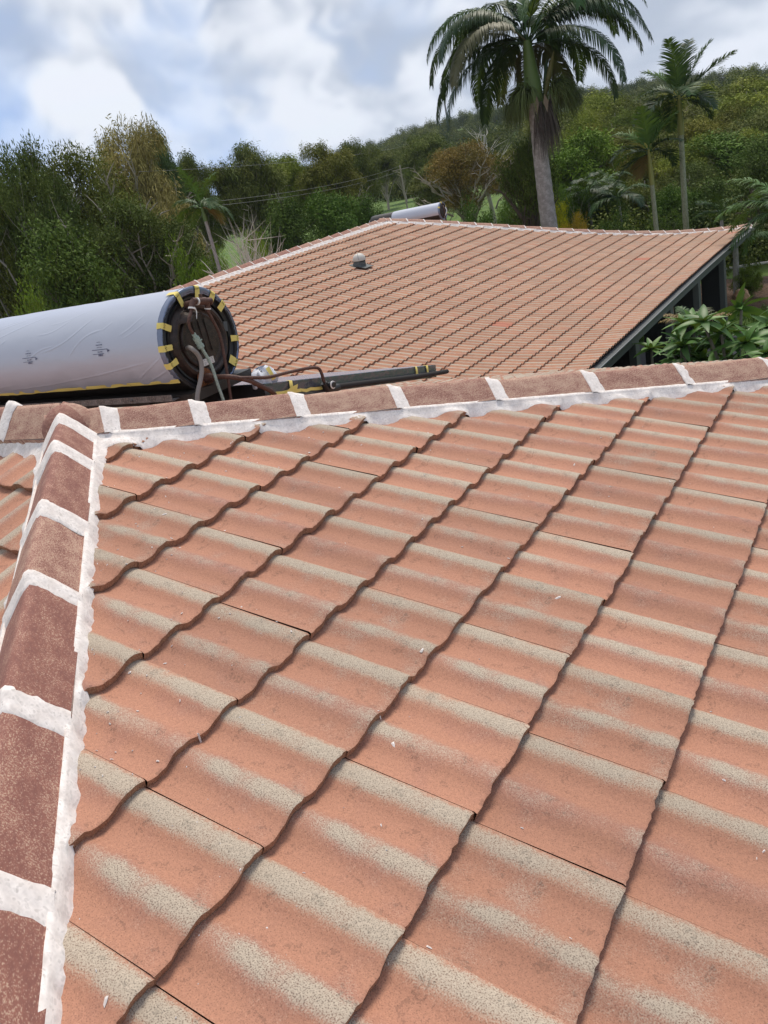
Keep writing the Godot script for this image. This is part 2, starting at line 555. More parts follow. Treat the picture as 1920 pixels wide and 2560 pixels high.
func sheet(pts: Array, hint: Vector3, thick := 0.03) -> Geo:
	var g := Geo.new()
	g.face(pts, hint)
	var dn := []
	for p in pts: dn.append(p - hint.normalized() * thick)
	g.face(dn, -hint)
	for k in pts.size():
		var q := (k + 1) % pts.size()
		g.face([pts[k], pts[q], dn[q], dn[k]], (pts[k] + pts[q]) * 0.5 - (pts[0] + pts[1] + pts[2]) / 3.0)
	return g

func near_house():
	var r := RandomNumberGenerator.new(); r.seed = 42
	var house := thing("near_house", "house whose orange and grey tiled hip roof fills the foreground, with white pointed ridge caps", "house")
	var e := 7.95
	var ye := -e * TP
	var g := Geo.new()
	var dz := Vector3.DOWN * 0.03
	for poly in [[Vector3.ZERO, Vector3(e, ye, e), Vector3(e, ye, -1.09 * e)], [Vector3.ZERO, Vector3(e, ye, e), Vector3(-9, ye, e), Vector3(-9, 0, 0)], [Vector3.ZERO, Vector3(e, ye, -1.09 * e), Vector3(-0.27, ye, -1.09 * e), Vector3(-8.93, 0, 0)]]:
		var q := []
		for p in poly: q.append(p + dz)
		var s := sheet(q, Vector3.UP)
		var o := g.v.size()
		g.v.append_array(s.v); g.n.append_array(s.n); g.uv.append_array(s.uv)
		for k in s.ix: g.ix.append(k + o)
	var roof := part("roof", g, M.batten, house)
	var view := func(v: Vector3): return v.x > -260.0 and v.x < 2180.0 and v.y > 860.0 and v.y < 2900.0
	lay_tiles(0, roof, Vector2i(-5, 20), Vector2(-8.6, 7.9), 290, 22, r, view)
	lay_tiles(1, roof, Vector2i(0, 25), Vector2(-9.0, 7.9), 40, 22, r, func(v: Vector3): return v.x > -120.0 and v.x < 330.0 and v.y > 1000.0 and v.y < 1900.0)
	lay_tiles(2, roof, Vector2i(0, 26), Vector2(-7.9, 9.0), 0, 12, r, func(_v): return false)
	var hip_near := func(t: float): return Vector3(t, -TP * t, t)
	var hip_far := func(t: float): return Vector3(t, -TP * t, -1.09 * t)
	var ridge := func(t: float): return Vector3(-t, 0.0, 0.0)
	lay_caps(roof, hip_near, [-0.03, 0.085, 0.262, 0.58, 0.862, 1.194, 1.52] + seq(1.84, 7.9, 0.32, r), r, 12, 0.105, 0.135, true, [0, 2, 2, 3])
	lay_caps(roof, hip_far, [-0.03, 0.10, 0.335, 0.617, 0.913, 1.226, 1.55, 1.887, 2.215] + seq(2.53, 7.9, 0.315, r), r, 12, 0.105, 0.110, true, [1, 3, 1])
	# the ridge runs away to the left; its last cap covers the meeting of the hips
	var rj := seq(0.36, 8.8, 0.41, r)
	rj.reverse()
	lay_caps(roof, ridge, rj, r)
	put("ridge_cap", mesh_of(cap(Vector3(-0.40, 0.014, 0), Vector3(-0.01, 0.0, 0), 1, r, 0.112, 0.138)), roof)
	part("mortar_joint", band(Vector3(-0.40, 0.016, 0), Vector3(-0.34, 0.016, 0), r, 0.115, 0.142, 0.03), M.mortar, roof)
	part("mortar_bed", bed(hip_near, 0.06, 7.9, 0, 1.0 if (Vector3(1, 0, 1).cross(Vector3.UP)).dot(Vector3(1, 0, -1)) > 0 else -1.0, r, 0.01, 0.105, 0.017), M.mortar, roof)
	part("mortar_bed", bed(hip_near, 0.02, 7.9, 1, -1.0 if (Vector3(1, 0, 1).cross(Vector3.UP)).dot(Vector3(1, 0, -1)) > 0 else 1.0, r, 0.02, 0.105, 0.02), M.mortar, roof)
	var sf := 1.0 if (Vector3(1, 0, -1).cross(Vector3.UP)).dot(Vector3(1, 0, 1)) > 0 else -1.0
	part("mortar_bed", bed(hip_far, 0.06, 7.9, 0, sf, r, 0.01, 0.105, 0.036), M.mortar, roof)
	part("mortar_bed", bed(hip_far, 0.02, 7.9, 2, -sf, r, 0.02, 0.105, 0.02), M.mortar, roof)
	var sr := 1.0 if (Vector3(-1, 0, 0).cross(Vector3.UP)).dot(Vector3(0, 0, 1)) > 0 else -1.0
	part("mortar_bed", bed(ridge, -0.02, 8.8, 1, sr, r, 0.012, 0.105, 0.03), M.mortar, roof)
	part("mortar_bed", bed(ridge, 0.0, 8.8, 2, -sr, r, 0.03, 0.105, 0.02), M.mortar, roof)
	var knob := Geo.new()
	var kr := []
	for a in 9:
		var ring := []
		for b in 25:
			var th := TAU * b / 24.0
			var ph := PI * 0.5 * a / 8.0
			ring.append(Vector3(0.0 + 0.118 * cos(th) * sin(ph), 0.012 + 0.134 * cos(ph), 0.118 * sin(th) * sin(ph)))
		kr.append(ring)
	knob.grid(kr, Vector3.UP)
	part("ridge_cap", knob, M.cap, roof)
	var fl := Geo.new()
	flakes(0, 220, 1.6, -0.9, 2.2, true, r, fl)
	flakes(0, 160, 2.2, -2.6, 2.0, false, r, fl)
	flakes(1, 60, 1.0, -0.4, 1.4, true, r, fl)
	part("mortar_flakes", fl, M.mortar, roof).set_meta("kind", "stuff")
	# gutters and walls below the eaves
	var gut := Geo.new()
	for k in [[Vector3(e + 0.06, ye - 0.06, -0.045 * e), Vector3(0.12, 0.12, 2.09 * e + 0.2)], [Vector3(-0.5, ye - 0.06, e + 0.06), Vector3(17.0, 0.12, 0.12)], [Vector3(3.9, ye - 0.06, -1.09 * e - 0.06), Vector3(8.3, 0.12, 0.12)]]:
		gut.box(Transform3D(Basis(), k[0]), k[1])
	part("gutter", gut, M.charcoal, house)
	for k in [[Vector3(7.2, -3.5, -0.35), Vector3(0.2, 2.5, 15.0)], [Vector3(-0.9, -3.5, 7.15), Vector3(16.0, 2.5, 0.2)], [Vector3(3.6, -3.5, -7.8), Vector3(7.0, 2.5, 0.2)], [Vector3(-8.9, -3.5, 3.5), Vector3(0.2, 2.5, 7.1)]]:
		var wg := Geo.new()
		wg.box(Transform3D(Basis(), k[0]), k[1])
		part("wall", wg, M.render_wall, house)

func far_house():
	var r := RandomNumberGenerator.new(); r.seed = 77
	var house := thing("far_house", "rear house wing with broad terracotta tiled roof, sagging hip and open patio under its eave", "house")
	var g := Geo.new()
	var rows := []
	for a in 25:
		var s := a * G * 23.2 / 24.0
		var x := BX + s * CP
		var z1 := VALLEY - x
		var z0 := BZ - s * CP
		var row := []
		for b in 21: row.append(surf(3, s, lerpf(z0, z1, b / 20.0), -0.03))
		rows.append(row)
	g.grid(rows, Vector3.UP)
	var roof := part("roof", g, M.batten, house)
	var view := func(v: Vector3): return v.x > 380.0 and v.x < 1930.0 and v.y < 1042.0 - 0.078 * v.x and not (v.x < 600.0 and v.y > 720.0) and v.y > 500.0
	lay_tiles(3, roof, Vector2i(0, 23), Vector2(-23.4, -1.0), 296, 14, r, view)
	var ridge := func(z: float): return surf(3, 0.0, z, 0.0)
	var hip := func(s: float): return surf(3, s, BZ - s * CP, 0.0)
	var rj := seq(BZ, -1.6, 0.40, r)
	rj.reverse()
	lay_caps(roof, ridge, rj, r, 8, 0.105, 0.10, false, [0, 3, 2], 0.012)
	var hj := [-0.05, 0.12]
	for k in range(1, 24): hj.append(k * G * 0.995 + 0.1)
	lay_caps(roof, hip, hj, r, 8, 0.105, 0.10, false, [1, 3], 0.022)
	var sr := 1.0 if (Vector3(0, 0, 1).cross(Vector3.UP)).dot(Vector3(1, 0, 0)) > 0 else -1.0
	part("mortar_bed", bed(ridge, BZ, -1.6, 3, sr, r, 0.03, 0.105, 0.05), M.mortar, roof)
	var sh := 1.0 if (Vector3(1, 0, -1).cross(Vector3.UP)).dot(Vector3(1, 0, 1)) > 0 else -1.0
	part("mortar_bed", bed(hip, 0.05, 23.1 * G, 3, sh, r, 0.03, 0.105, 0.05), M.mortar, roof)
	# hip end and far side of this wing, turned away from the viewer
	var back := Geo.new()
	var br := []
	for a in 13:
		var s := a * G * 23.2 / 12.0
		var p: Vector3 = hip.call(s)
		var row := []
		for b in 9: row.append(Vector3(lerpf(p.x, 2.0 * BX - p.x, b / 8.0), p.y - 0.02, p.z))
		br.append(row)
	back.grid(br, Vector3.UP)
	var wr := []
	for a in 13:
		var s := a * G * 23.2 / 12.0
		var row := []
		for b in 9:
			var z := lerpf(BZ - s * CP, -1.0, b / 8.0)
			row.append(Vector3(BX - s * CP, surf(3, s, maxf(z, -18.0), 0.0).y - 0.02, z))
		wr.append(row)
	back.grid(wr, Vector3.UP)
	part("roof_slope", back, M.tile_far, house)
	# eave: gutter with a pale lip, fascia beam
	var gut := Geo.new()
	var lip := Geo.new()
	var beam := Geo.new()
	var rr := [[], [], [], [], []]
	var ll := [[], [], [], [], []]
	var bb := [[], [], [], [], []]
	for k in 41:
		var z := lerpf(-8.1, -23.2, k / 40.0)
		var p := surf(3, 23.2 * G, z, 0.0)
		for q in 5:
			var o: Vector2 = [Vector2(-0.05, -0.03), Vector2(0.09, -0.05), Vector2(0.09, -0.085), Vector2(0.02, -0.095), Vector2(-0.05, -0.09)][q]
			rr[q].append(p + Vector3(o.x, o.y, 0))
			o = [Vector2(0.086, -0.046), Vector2(0.088, -0.038), Vector2(0.098, -0.036), Vector2(0.102, -0.046), Vector2(0.096, -0.052)][q]
			ll[q].append(p + Vector3(o.x, o.y, 0))
			o = [Vector2(-0.04, -0.10), Vector2(0.0, -0.10), Vector2(0.0, -0.25), Vector2(-0.10, -0.25), Vector2(-0.10, -0.10)][q]
			bb[q].append(p + Vector3(o.x, o.y, 0))
	var mid := surf(3, 23.2 * G, -15.0, 0.0)
	gut.grid(rr, Vector3.RIGHT); lip.grid(ll, Vector3(1, 1, 0))
	for q in 4: beam.grid([bb[q], bb[q + 1]], [Vector3.UP, Vector3.RIGHT, Vector3.DOWN, Vector3.LEFT][q])
	var go := part("gutter", gut, M.charcoal, house)
	part("gutter_lip", lip, M.pale_metal, go)
	part("fascia_beam", beam, M.charcoal, house)
	for z in [-19.3, -16.45, -14.0, -11.55]:
		var top := surf(3, 23.2 * G, z, 0.0).y - 0.24
		var pg := Geo.new()
		pg.box(Transform3D(Basis(), Vector3(mid.x - 0.08, (top - 4.75) * 0.5, z)), Vector3(0.12, top + 4.75, 0.22))
		part("post", pg, M.charcoal, house)
		var sg := Geo.new()
		sg.box(Transform3D(Basis(), Vector3(mid.x - 0.35, (top - 4.55) * 0.5 + 0.12, z + 0.07)), Vector3(0.42, top + 4.55 - 0.05, 0.05))
		part("dark_screen", sg, M.black_screen, house)
	for k in [[Vector3(-4.4, -3.6, -13.4), Vector3(0.2, 2.3, 6.0)], [Vector3(-14.6, -3.5, -10.0), Vector3(0.2, 2.5, 24.0)], [Vector3(-9.5, -3.4, -16.5), Vector3(10.0, 2.7, 0.2)]]:
		var wg := Geo.new()
		wg.box(Transform3D(Basis(), k[0]), k[1])
		part("wall", wg, M.cream, house)
	var fl := Geo.new()
	fl.box(Transform3D(Basis(), Vector3(-4.0, -4.72, -14.4)), Vector3(6.4, 0.1, 12.5))
	part("patio_floor", fl, M.concrete, house)

func roof_vent():
	var at := surf(3, 4.94 * G, -12.1, 0.03)
	var t := thing("roof_vent", "small grey and white domed roof vent standing on the far tiled slope", "vent", at)
	t.scale = Vector3.ONE * 0.70
	var tilt := Basis(Vector3(0, 0, 1), -PITCH)
	var fl := Geo.new()
	fl.box(Transform3D(tilt, Vector3(0.06, 0.02, 0)), Vector3(0.56, 0.016, 0.46))
	part("flashing", fl, M.charcoal, t)
	var base := Geo.new()
	base.lathe([Vector2(0.20, 0.0), Vector2(0.185, 0.05), Vector2(0.165, 0.14), Vector2(0.17, 0.15)], Transform3D(tilt, Vector3(0, 0.03, 0)), 24)
	part("collar", base, M.charcoal, t)
	var dome := Geo.new()
	var pr := [Vector2(0.17, 0.13), Vector2(0.195, 0.14), Vector2(0.195, 0.17)]
	for k in 9: pr.append(Vector2(0.19 * cos(PI * 0.5 * k / 8.0) + 0.001, 0.17 + 0.17 * sin(PI * 0.5 * k / 8.0)))
	dome.lathe(pr, Transform3D(Basis(Vector3(0, 0, 1), -0.05), Vector3(0.02, 0.03, 0)), 28)
	part("dome", dome, M.vent_dome, t)
	var rib := Geo.new()
	var path := []
	for k in 13: path.append(Vector3(0.02 + 0.193 * cos(PI * k / 12.0) * 0.5, 0.20 + 0.172 * sin(PI * k / 12.0), 0.193 * cos(PI * k / 12.0) * 0.87))
	rib.tube(path, [0.008], 5)
	part("seam", rib, M.pale_metal, t)

# ---------------------------------------------------------------- solar water heaters
func along_x(x: float, y: float, z: float) -> Transform3D:
	return Transform3D(Basis(Vector3(0, 1, 0), Vector3(1, 0, 0), Vector3(0, 0, -1)), Vector3(x, y, z))

func wrinkle_height() -> ImageTexture:
	# tension creases of stretched film: x along the tank (0 at the near end, 2.4 m), y round it (-130..130 degrees from the top, growing towards the viewer)
	var X := 1024
	var Y := 512
	var f := PackedFloat32Array(); f.resize(X * Y)
	var n1 := nbytes(512, 0.02, 91, 3)
	for y in Y:
		for x in X: f[y * X + x] = 0.35 + n1[y * 512 + (x >> 1)] / 255.0 * 0.10
	var strokes := [[0.98, 74, 0.52, 36, 1.0, 1.0], [1.02, 52, 0.72, 34, 0.7, 0.6], [0.74, 84, 0.44, 56, -0.8, 1.0], [0.45, 57, 0.37, 48, 0.0, 0.5], [2.25, 78, 0.9, 16, 1.2, 0.8], [2.25, 62, 1.0, 9, 1.2, 0.7], [2.25, 50, 0.9, 2, 1.2, 0.6], [2.3, 92, 1.45, 46, 0.8, 0.6], [1.42, 64, 1.30, 52, 0.0, 0.8], [0.32, 66, 0.13, 44, 0.3, 0.6], [0.30, 70, 0.10, 52, 0.2, 0.5], [1.12, 84, 0.84, 68, -0.5, 0.8], [1.9, 100, 1.6, 74, 0.4, 0.4], [1.0, 114, 0.1, 96, 0.2, 0.7], [1.5, 118, 0.4, 104, 0.3, 0.6], [2.2, 116, 1.3, 110, 0.3, 0.6], [0.28, 118, 0.02, 92, 0.0, 0.7], [0.20, 121, 0.02, 108, 0.0, 0.9], [0.95, 40, 0.6, 22, 0.6, 0.4], [1.7, 40, 0.8, -4, 1.0, 0.5]]
	for s in strokes:
		var steps := 420
		for k in steps:
			var t := float(k) / steps
			var px: float = lerpf(s[0], s[2], t) / 2.4 * X
			var py: float = (lerpf(s[1], s[3], t) + s[4] * 9.0 * sin(PI * t) + 130.0) / 260.0 * Y
			var amp: float = s[5] * 0.55 * minf(1.0, minf(t, 1.0 - t) * 5.0)
			for dy in range(-5, 6):
				for dx in range(-5, 6):
					var ix := int(px) + dx
					var iy := int(py) + dy
					if ix < 0 or iy < 0 or ix >= X or iy >= Y: continue
					var q := Vector2(ix - px, iy - py).length()
					var h := 0.37 + amp * exp(-q * q / 4.5)
					if h > f[iy * X + ix]: f[iy * X + ix] = h
	var d := PackedByteArray(); d.resize(X * Y)
	for i in X * Y: d[i] = clampi(int(f[i] * 255.0), 0, 255)
	return ImageTexture.create_from_image(Image.create_from_data(X, Y, false, Image.FORMAT_L8, d))

func film_print(at: Vector3, up: Vector3, right: Vector3, nrm: Vector3, holder: Node3D):
	# small blue print on the film, upside down: three short lines, a long outlined arrow with a name in it, a solid block
	var g := Geo.new()
	var bar := func(x0: float, x1: float, y: float, h: float):
		for k in 3:
			var a := lerpf(x0, x1, k / 3.0)
			var b := lerpf(x0, x1, (k + 1) / 3.0)
			g.face([at + right * a + up * (y - h), at + right * b + up * (y - h), at + right * b + up * (y + h), at + right * a + up * (y + h)], nrm)
	bar.call(-0.062, 0.060, 0.004, 0.0012); bar.call(-0.060, 0.030, -0.017, 0.001)
	bar.call(0.058, 0.062, -0.004, 0.008)
	for k in 3: bar.call(0.064 + k * 0.004, 0.067 + k * 0.004, -0.004, 0.006 - k * 0.002)
	part("print_outline", g, M.ink, holder)
	# the lines of lettering are far too small to read: rows of uneven dashes
	var r := RandomNumberGenerator.new(); r.seed = 71
	var txt := Geo.new()
	for l in [[-0.024, 0.016, 0.0052, 0.0075], [-0.007, 0.018, 0.0028, 0.006], [0.0155, 0.020, 0.0014, 0.0035], [0.028, 0.024, 0.0028, 0.004], [0.042, 0.016, 0.0016, 0.0035]]:
		var q: float = -l[1]
		while q < l[1]:
			var w: float = l[3] * r.randf_range(0.45, 0.8)
			txt.face([at + right * q + up * (l[0] - l[2]), at + right * (q + w) + up * (l[0] - l[2]), at + right * (q + w) + up * (l[0] + l[2] * r.randf_range(0.4, 1.0)), at + right * q + up * (l[0] + l[2])], nrm)
			q += l[3] * (1.0 if r.randf() < 0.85 else 1.6)
	part("film_print", txt, M.ink, holder)

func tape_strip(parent: Node3D, pts: Array, across: Vector3, width: float, r: RandomNumberGenerator, called := "masking_tape"):
	var g := Geo.new()
	var rows := []
	for i in pts.size():
		var row := []
		var ww := width * r.randf_range(0.92, 1.08)
		for k in 4: row.append(pts[i] + across * ww * (k / 3.0 - 0.5) + Vector3(r.randf_range(-1, 1), r.randf_range(-1, 1), r.randf_range(-1, 1)) * 0.0012)
		rows.append(row)
	var nn: Vector3 = (pts[1] - pts[0]).cross(across)
	if nn.dot(CAM - pts[0]) < 0.0: nn = -nn
	g.grid(rows, nn)
	part(called, g, M.tape, parent)

func smooth_path(p: Array, n := 4) -> Array:
	var c := Curve3D.new()
	for k in p.size():
		var a: Vector3 = p[maxi(k - 1, 0)]
		var b: Vector3 = p[mini(k + 1, p.size() - 1)]
		var tn := (b - a) / 6.0
		c.add_point(p[k], -tn, tn)
	var o := []
	for k in p.size() - 1:
		for q in n: o.append(c.sample(k, float(q) / n))
	o.append(p[p.size() - 1])
	return o

func pipe(called: String, parent: Node3D, pts: Array, rad: float, m: Material, sides := 9) -> MeshInstance3D:
	var g := Geo.new()
	g.tube(smooth_path(pts, 5), [rad], sides)
	return part(called, g, m, parent)

func water_heater():
	var r := RandomNumberGenerator.new(); r.seed = 9
	var x0 := -0.16
	var C := Vector3(x0, 0.165, -1.0)
	var t := thing("solar_water_heater", "large solar hot water tank wrapped in silvery film, rusty end plate ringed with yellow tape", "water heater")
	var body := Geo.new()
	body.lathe([Vector2(0.0, -2.34), Vector2(0.18, -2.33), Vector2(0.245, -2.27), Vector2(0.256, -2.18), Vector2(0.258, -0.004), Vector2(0.256, 0.0), Vector2(0.250, 0.0)], along_x(C.x, C.y, C.z), 72)
	part("tank_body", body, M.dark_tank, t)
	# film: from the tape line round the top to the other side
	var film := Geo.new()
	var rows := []
	var uvs := []
	for i in 49:
		var row := []
		var ur := []
		var a := 2.36 * i / 48.0
		for k in 61:
			var th := deg_to_rad(lerpf(-124.0, 124.0, k / 60.0))
			var rr := 0.2635 + 0.0018 * jag.get_noise_3d(a * 0.12, th * 0.05, 3.0)
			if a > 2.2: rr *= sqrt(maxf(0.0, 1.0 - pow((a - 2.2) / 0.17, 2.0) * 0.6))
			if k > 54: rr += 0.006 * (k - 54) / 6.0 * (0.6 + 1.4 * jag.get_noise_2d(a * 0.25, 5.0))
			row.append(C + Vector3(-a, cos(th) * rr, sin(th) * rr))
			ur.append(Vector2(a / 2.4, (rad_to_deg(th) + 130.0) / 260.0))
		rows.append(row); uvs.append(ur)
	film.grid(rows, Vector3.UP, uvs, C + Vector3(-1.0, 0, 0))
	var fo := part("film_wrap", film, M.film, t)
	# film turned over the rim
	var rim := Geo.new()
	var rr := []
	for e in 6:
		var ring := []
		for k in 97:
			var th := deg_to_rad(lerpf(-150.0, 122.0, k / 96.0))
			var w := jag.get_noise_2d(k * 0.35, 40.0)
			var rad: float = lerpf([0.2645, 0.2655, 0.2645, 0.262, 0.2605, 0.259][e], [0.2645, 0.2665, 0.262, 0.250, 0.240, 0.230][e], clampf(1.15 - absf(th + 0.15) / 1.2, 0.15, 1.0)) + 0.003 * w * (1.0 if e > 1 else 0.3) + (0.006 * jag.get_noise_2d(k * 0.06, 9.0) if e > 3 else 0.0)
			var xo: float = [-0.03, 0.000, 0.005, 0.005, 0.003, 0.001][e] + 0.002 * jag.get_noise_2d(k * 0.5, e * 3.0)
			ring.append(C + Vector3(xo, cos(th) * rad, sin(th) * rad))
		rr.append(ring)
	rim.grid(rr, Vector3(1, 0.0, 0), [], C + Vector3(-0.08, 0, 0))
	part("film_edge", rim, M.film_dark, t)
	# yellow tape that holds the film's lower edge
	for i in 6:
		var pts := []
		for k in 6:
			var a := 2.2 * (i * 5 + k) / 30.0
			var th := deg_to_rad(123.5 + 1.2 * jag.get_noise_2d(a * 0.3, 11.0))
			pts.append(C + Vector3(-a, cos(th) * 0.2685, sin(th) * 0.2685))
		tape_strip(t, pts, Vector3(0, -0.93, -0.37).normalized(), 0.020, r, "edge_tape")
	for th in [18.6, -13.0, -38.0, -56.6, -102.0, -132.0, 61.0, 85.0, 104.0]:
		var a := deg_to_rad(th)
		var o := Vector3(0, cos(a), sin(a))
		var lng := 0.03 if absf(th - 18.6) > 1.0 else 0.055
		tape_strip(t, [C + o * 0.2685 + Vector3(-lng, 0, 0), C + o * 0.2695 + Vector3(0.002, 0, 0), C + o * 0.262 + Vector3(0.009, 0, 0), C + o * 0.245 + Vector3(0.009, 0, 0), C + o * (0.222 - lng * 0.5) + Vector3(0.006, 0, 0)], o.cross(Vector3.RIGHT), 0.030 if absf(th + 132.0) > 1.0 else 0.046, r)
	# end plate
	var plate := Geo.new()
	plate.lathe([Vector2(0.250, 0.0), Vector2(0.240, 0.003), Vector2(0.234, -0.010), Vector2(0.222, -0.014), Vector2(0.218, -0.006), Vector2(0.208, -0.008), Vector2(0.204, -0.022)], along_x(C.x, C.y, C.z), 72)
	part("rim_ring", plate, M.black_gloss, t)
	var dish := Geo.new()
	dish.lathe([Vector2(0.204, -0.022), Vector2(0.196, -0.012), Vector2(0.184, 0.004), Vector2(0.170, 0.010), Vector2(0.158, 0.006), Vector2(0.150, -0.006), Vector2(0.141, -0.008), Vector2(0.137, 0.002), Vector2(0.130, 0.004), Vector2(0.12, 0.002), Vector2(0.0, 0.006)], along_x(C.x, C.y, C.z), 72)
	part("end_plate", dish, M.rusty_plate, t)
	var cover := Geo.new()
	for k in 3:
		var zz := C.z - 0.045 + k * 0.042
		cover.tube([Vector3(x0 + 0.007, 0.265, zz), Vector3(x0 + 0.007, 0.10, zz - 0.004)], [0.0028], 6)
	part("pressed_rib", cover, M.rusty_plate, t)
	# ribbed boot under the valve
	var boot := Geo.new()
	var br := []
	for e in 9:
		var ring := []
		for k in 17:
			var a := PI * k / 16.0
			var s := 0.072 - e * 0.004 + (0.004 if e % 2 == 0 else 0.0)
			ring.append(Vector3(x0 + 0.006 + e * 0.009, 0.275 + sin(a) * s * 0.75, -0.945 - cos(a) * s))
		br.append(ring)
	boot.grid(br, Vector3(0.3, 1, 0))
	var bf := []
	for k in 17: bf.append(br[8][k])
	boot.face(bf, Vector3.RIGHT)
	part("valve_boot", boot, M.rusty_plate, t)
	# valve on top
	var vg := Geo.new()
	vg.tube([Vector3(x0 + 0.01, 0.352, -0.955), Vector3(-0.05, 0.358, -0.955)], [0.018], 10)
	vg.tube([Vector3(-0.05, 0.372, -0.905), Vector3(-0.05, 0.366, -0.925), Vector3(-0.05, 0.366, -0.926), Vector3(-0.05, 0.362, -0.938), Vector3(-0.05, 0.362, -0.939), Vector3(-0.05, 0.352, -0.99), Vector3(-0.05, 0.352, -0.991), Vector3(-0.05, 0.347, -1.012), Vector3(-0.05, 0.347, -1.013), Vector3(-0.05, 0.344, -1.025)], [0.014, 0.017, 0.012, 0.012, 0.019, 0.020, 0.016, 0.016, 0.020, 0.018], 12)
	vg.tube([Vector3(-0.05, 0.36, -0.966), Vector3(-0.05, 0.392, -0.966)], [0.010, 0.008], 8)
	vg.tube([Vector3(-0.05, 0.37, -0.912), Vector3(-0.05, 0.352, -0.895), Vector3(-0.05, 0.334, -0.884)], [0.016, 0.015, 0.014], 10)
	vg.tube([Vector3(-0.05, 0.345, -1.0), Vector3(-0.055, 0.315, -0.996), Vector3(-0.06, 0.300, -0.995)], [0.013, 0.014, 0.012], 10)
	var valve := part("valve", vg, M.rust_brown, t)
	var ring := Geo.new()
	ring.tube([Vector3(-0.05, 0.3635, -0.931), Vector3(-0.05, 0.362, -0.938)], [0.0185], 14)
	part("white_seal", ring, M.white_plastic, valve)
	var ptfe := Geo.new()
	ptfe.tube([Vector3(-0.05, 0.343, -0.889), Vector3(-0.05, 0.336, -0.8855)], [0.0175], 12)
	var wisp := []
	for k in 6: wisp.append(Vector3(-0.036, 0.342 - k * 0.011, -0.893 - 0.006 * sin(k * 0.9)))
	ptfe.tube(wisp, [0.0035, 0.003, 0.003, 0.002, 0.002, 0.001], 5)
	part("white_seal", ptfe, M.white_plastic, valve)
	var pt2 := Geo.new()
	pt2.tube([Vector3(-0.055, 0.317, -0.997), Vector3(-0.056, 0.312, -0.996)], [0.016], 12)
	part("white_seal", pt2, M.white_plastic, valve)
	# pipes down the end plate
	pipe("copper_pipe", t, [Vector3(-0.05, 0.337, -0.884), Vector3(-0.045, 0.319, -0.866), Vector3(-0.045, 0.294, -0.843), Vector3(-0.05, 0.261, -0.840), Vector3(-0.05, 0.236, -0.847), Vector3(-0.05, 0.21, -0.857)], 0.0078, M.rust_brown)
	var fit := Geo.new()
	fit.tube([Vector3(-0.05, 0.225, -0.852), Vector3(-0.05, 0.207, -0.859), Vector3(-0.05, 0.206, -0.859), Vector3(-0.05, 0.192, -0.864), Vector3(-0.05, 0.191, -0.8645), Vector3(-0.05, 0.181, -0.868), Vector3(-0.05, 0.180, -0.868), Vector3(-0.05, 0.166, -0.872), Vector3(-0.05, 0.165, -0.872), Vector3(-0.05, 0.150, -0.877)], [0.0105, 0.0105, 0.0165, 0.0165, 0.013, 0.018, 0.0145, 0.0145, 0.018, 0.017], 8)
	fit.tube([Vector3(-0.05, 0.186, -0.866), Vector3(-0.045, 0.187, -0.892)], [0.003], 6)
	part("brass_fitting", fit, M.verdigris, t)
	pipe("green_pipe", t, [Vector3(-0.05, 0.155, -0.875), Vector3(-0.05, 0.09, -0.899), Vector3(-0.05, 0.039, -0.91), Vector3(-0.05, -0.033, -0.914), Vector3(-0.05, -0.107, -0.92), Vector3(-0.05, -0.22, -0.93)], 0.008, M.verdigris)
	pipe("grey_hose", t, [Vector3(x0 + 0.005, 0.153, -0.884), Vector3(-0.13, 0.158, -0.872), Vector3(-0.085, 0.162, -0.838), Vector3(-0.055, 0.154, -0.825), Vector3(-0.05, 0.125, -0.841), Vector3(-0.05, 0.089, -0.848), Vector3(-0.05, 0.045, -0.836), Vector3(-0.05, 0.005, -0.81), Vector3(-0.05, -0.033, -0.78), Vector3(-0.05, -0.073, -0.755), Vector3(-0.05, -0.17, -0.72)], 0.0115, M.hose)
	pipe("copper_pipe", t, [Vector3(-0.06, 0.305, -0.995), Vector3(-0.06, 0.258, -1.011), Vector3(-0.06, 0.19, -1.03), Vector3(-0.06, 0.132, -1.031), Vector3(-0.06, 0.054, -1.021), Vector3(-0.06, -0.059, -1.003), Vector3(-0.06, -0.121, -0.99), Vector3(-0.06, -0.24, -0.97)], 0.008, M.rust_brown)
	var lab := Geo.new()
	var lc := Vector3(x0 + 0.013, 0.057, -0.985)
	lab.box(Transform3D(Basis(Vector3(1, 0, 0), 0.0), lc), Vector3(0.001, 0.034, 0.098))
	var lo := part("rating_label", lab, M.label_white, t)
	var lines := Geo.new()
	for k in 4:
		for q in 5:
			if r.randf() < 0.2: continue
			var z := lc.z + 0.042 - q * 0.018
			lines.face([Vector3(lc.x + 0.0009, lc.y + 0.012 - k * 0.007, z), Vector3(lc.x + 0.0009, lc.y + 0.0106 - k * 0.007, z), Vector3(lc.x + 0.0009, lc.y + 0.0106 - k * 0.007, z - r.randf_range(0.008, 0.015)), Vector3(lc.x + 0.0009, lc.y + 0.012 - k * 0.007, z - 0.011)], Vector3.RIGHT)
	part("label_print", lines, M.ink, lo)
	var sticker := Geo.new()
	sticker.box(Transform3D(Basis(Vector3(1, 0, 0), -0.25), Vector3(x0 + 0.002, 0.19, -1.185)), Vector3(0.012, 0.05, 0.028))
	part("small_plate", sticker, M.grey_paint, t)
	# outlet with rust round it
	var out := Geo.new()
	out.tube([Vector3(x0 + 0.004, -0.018, -0.943), Vector3(x0 + 0.012, -0.018, -0.943)], [0.052], 20)
	part("rust_stained_boss", out, M.orange_rust, t)
	var nut := Geo.new()
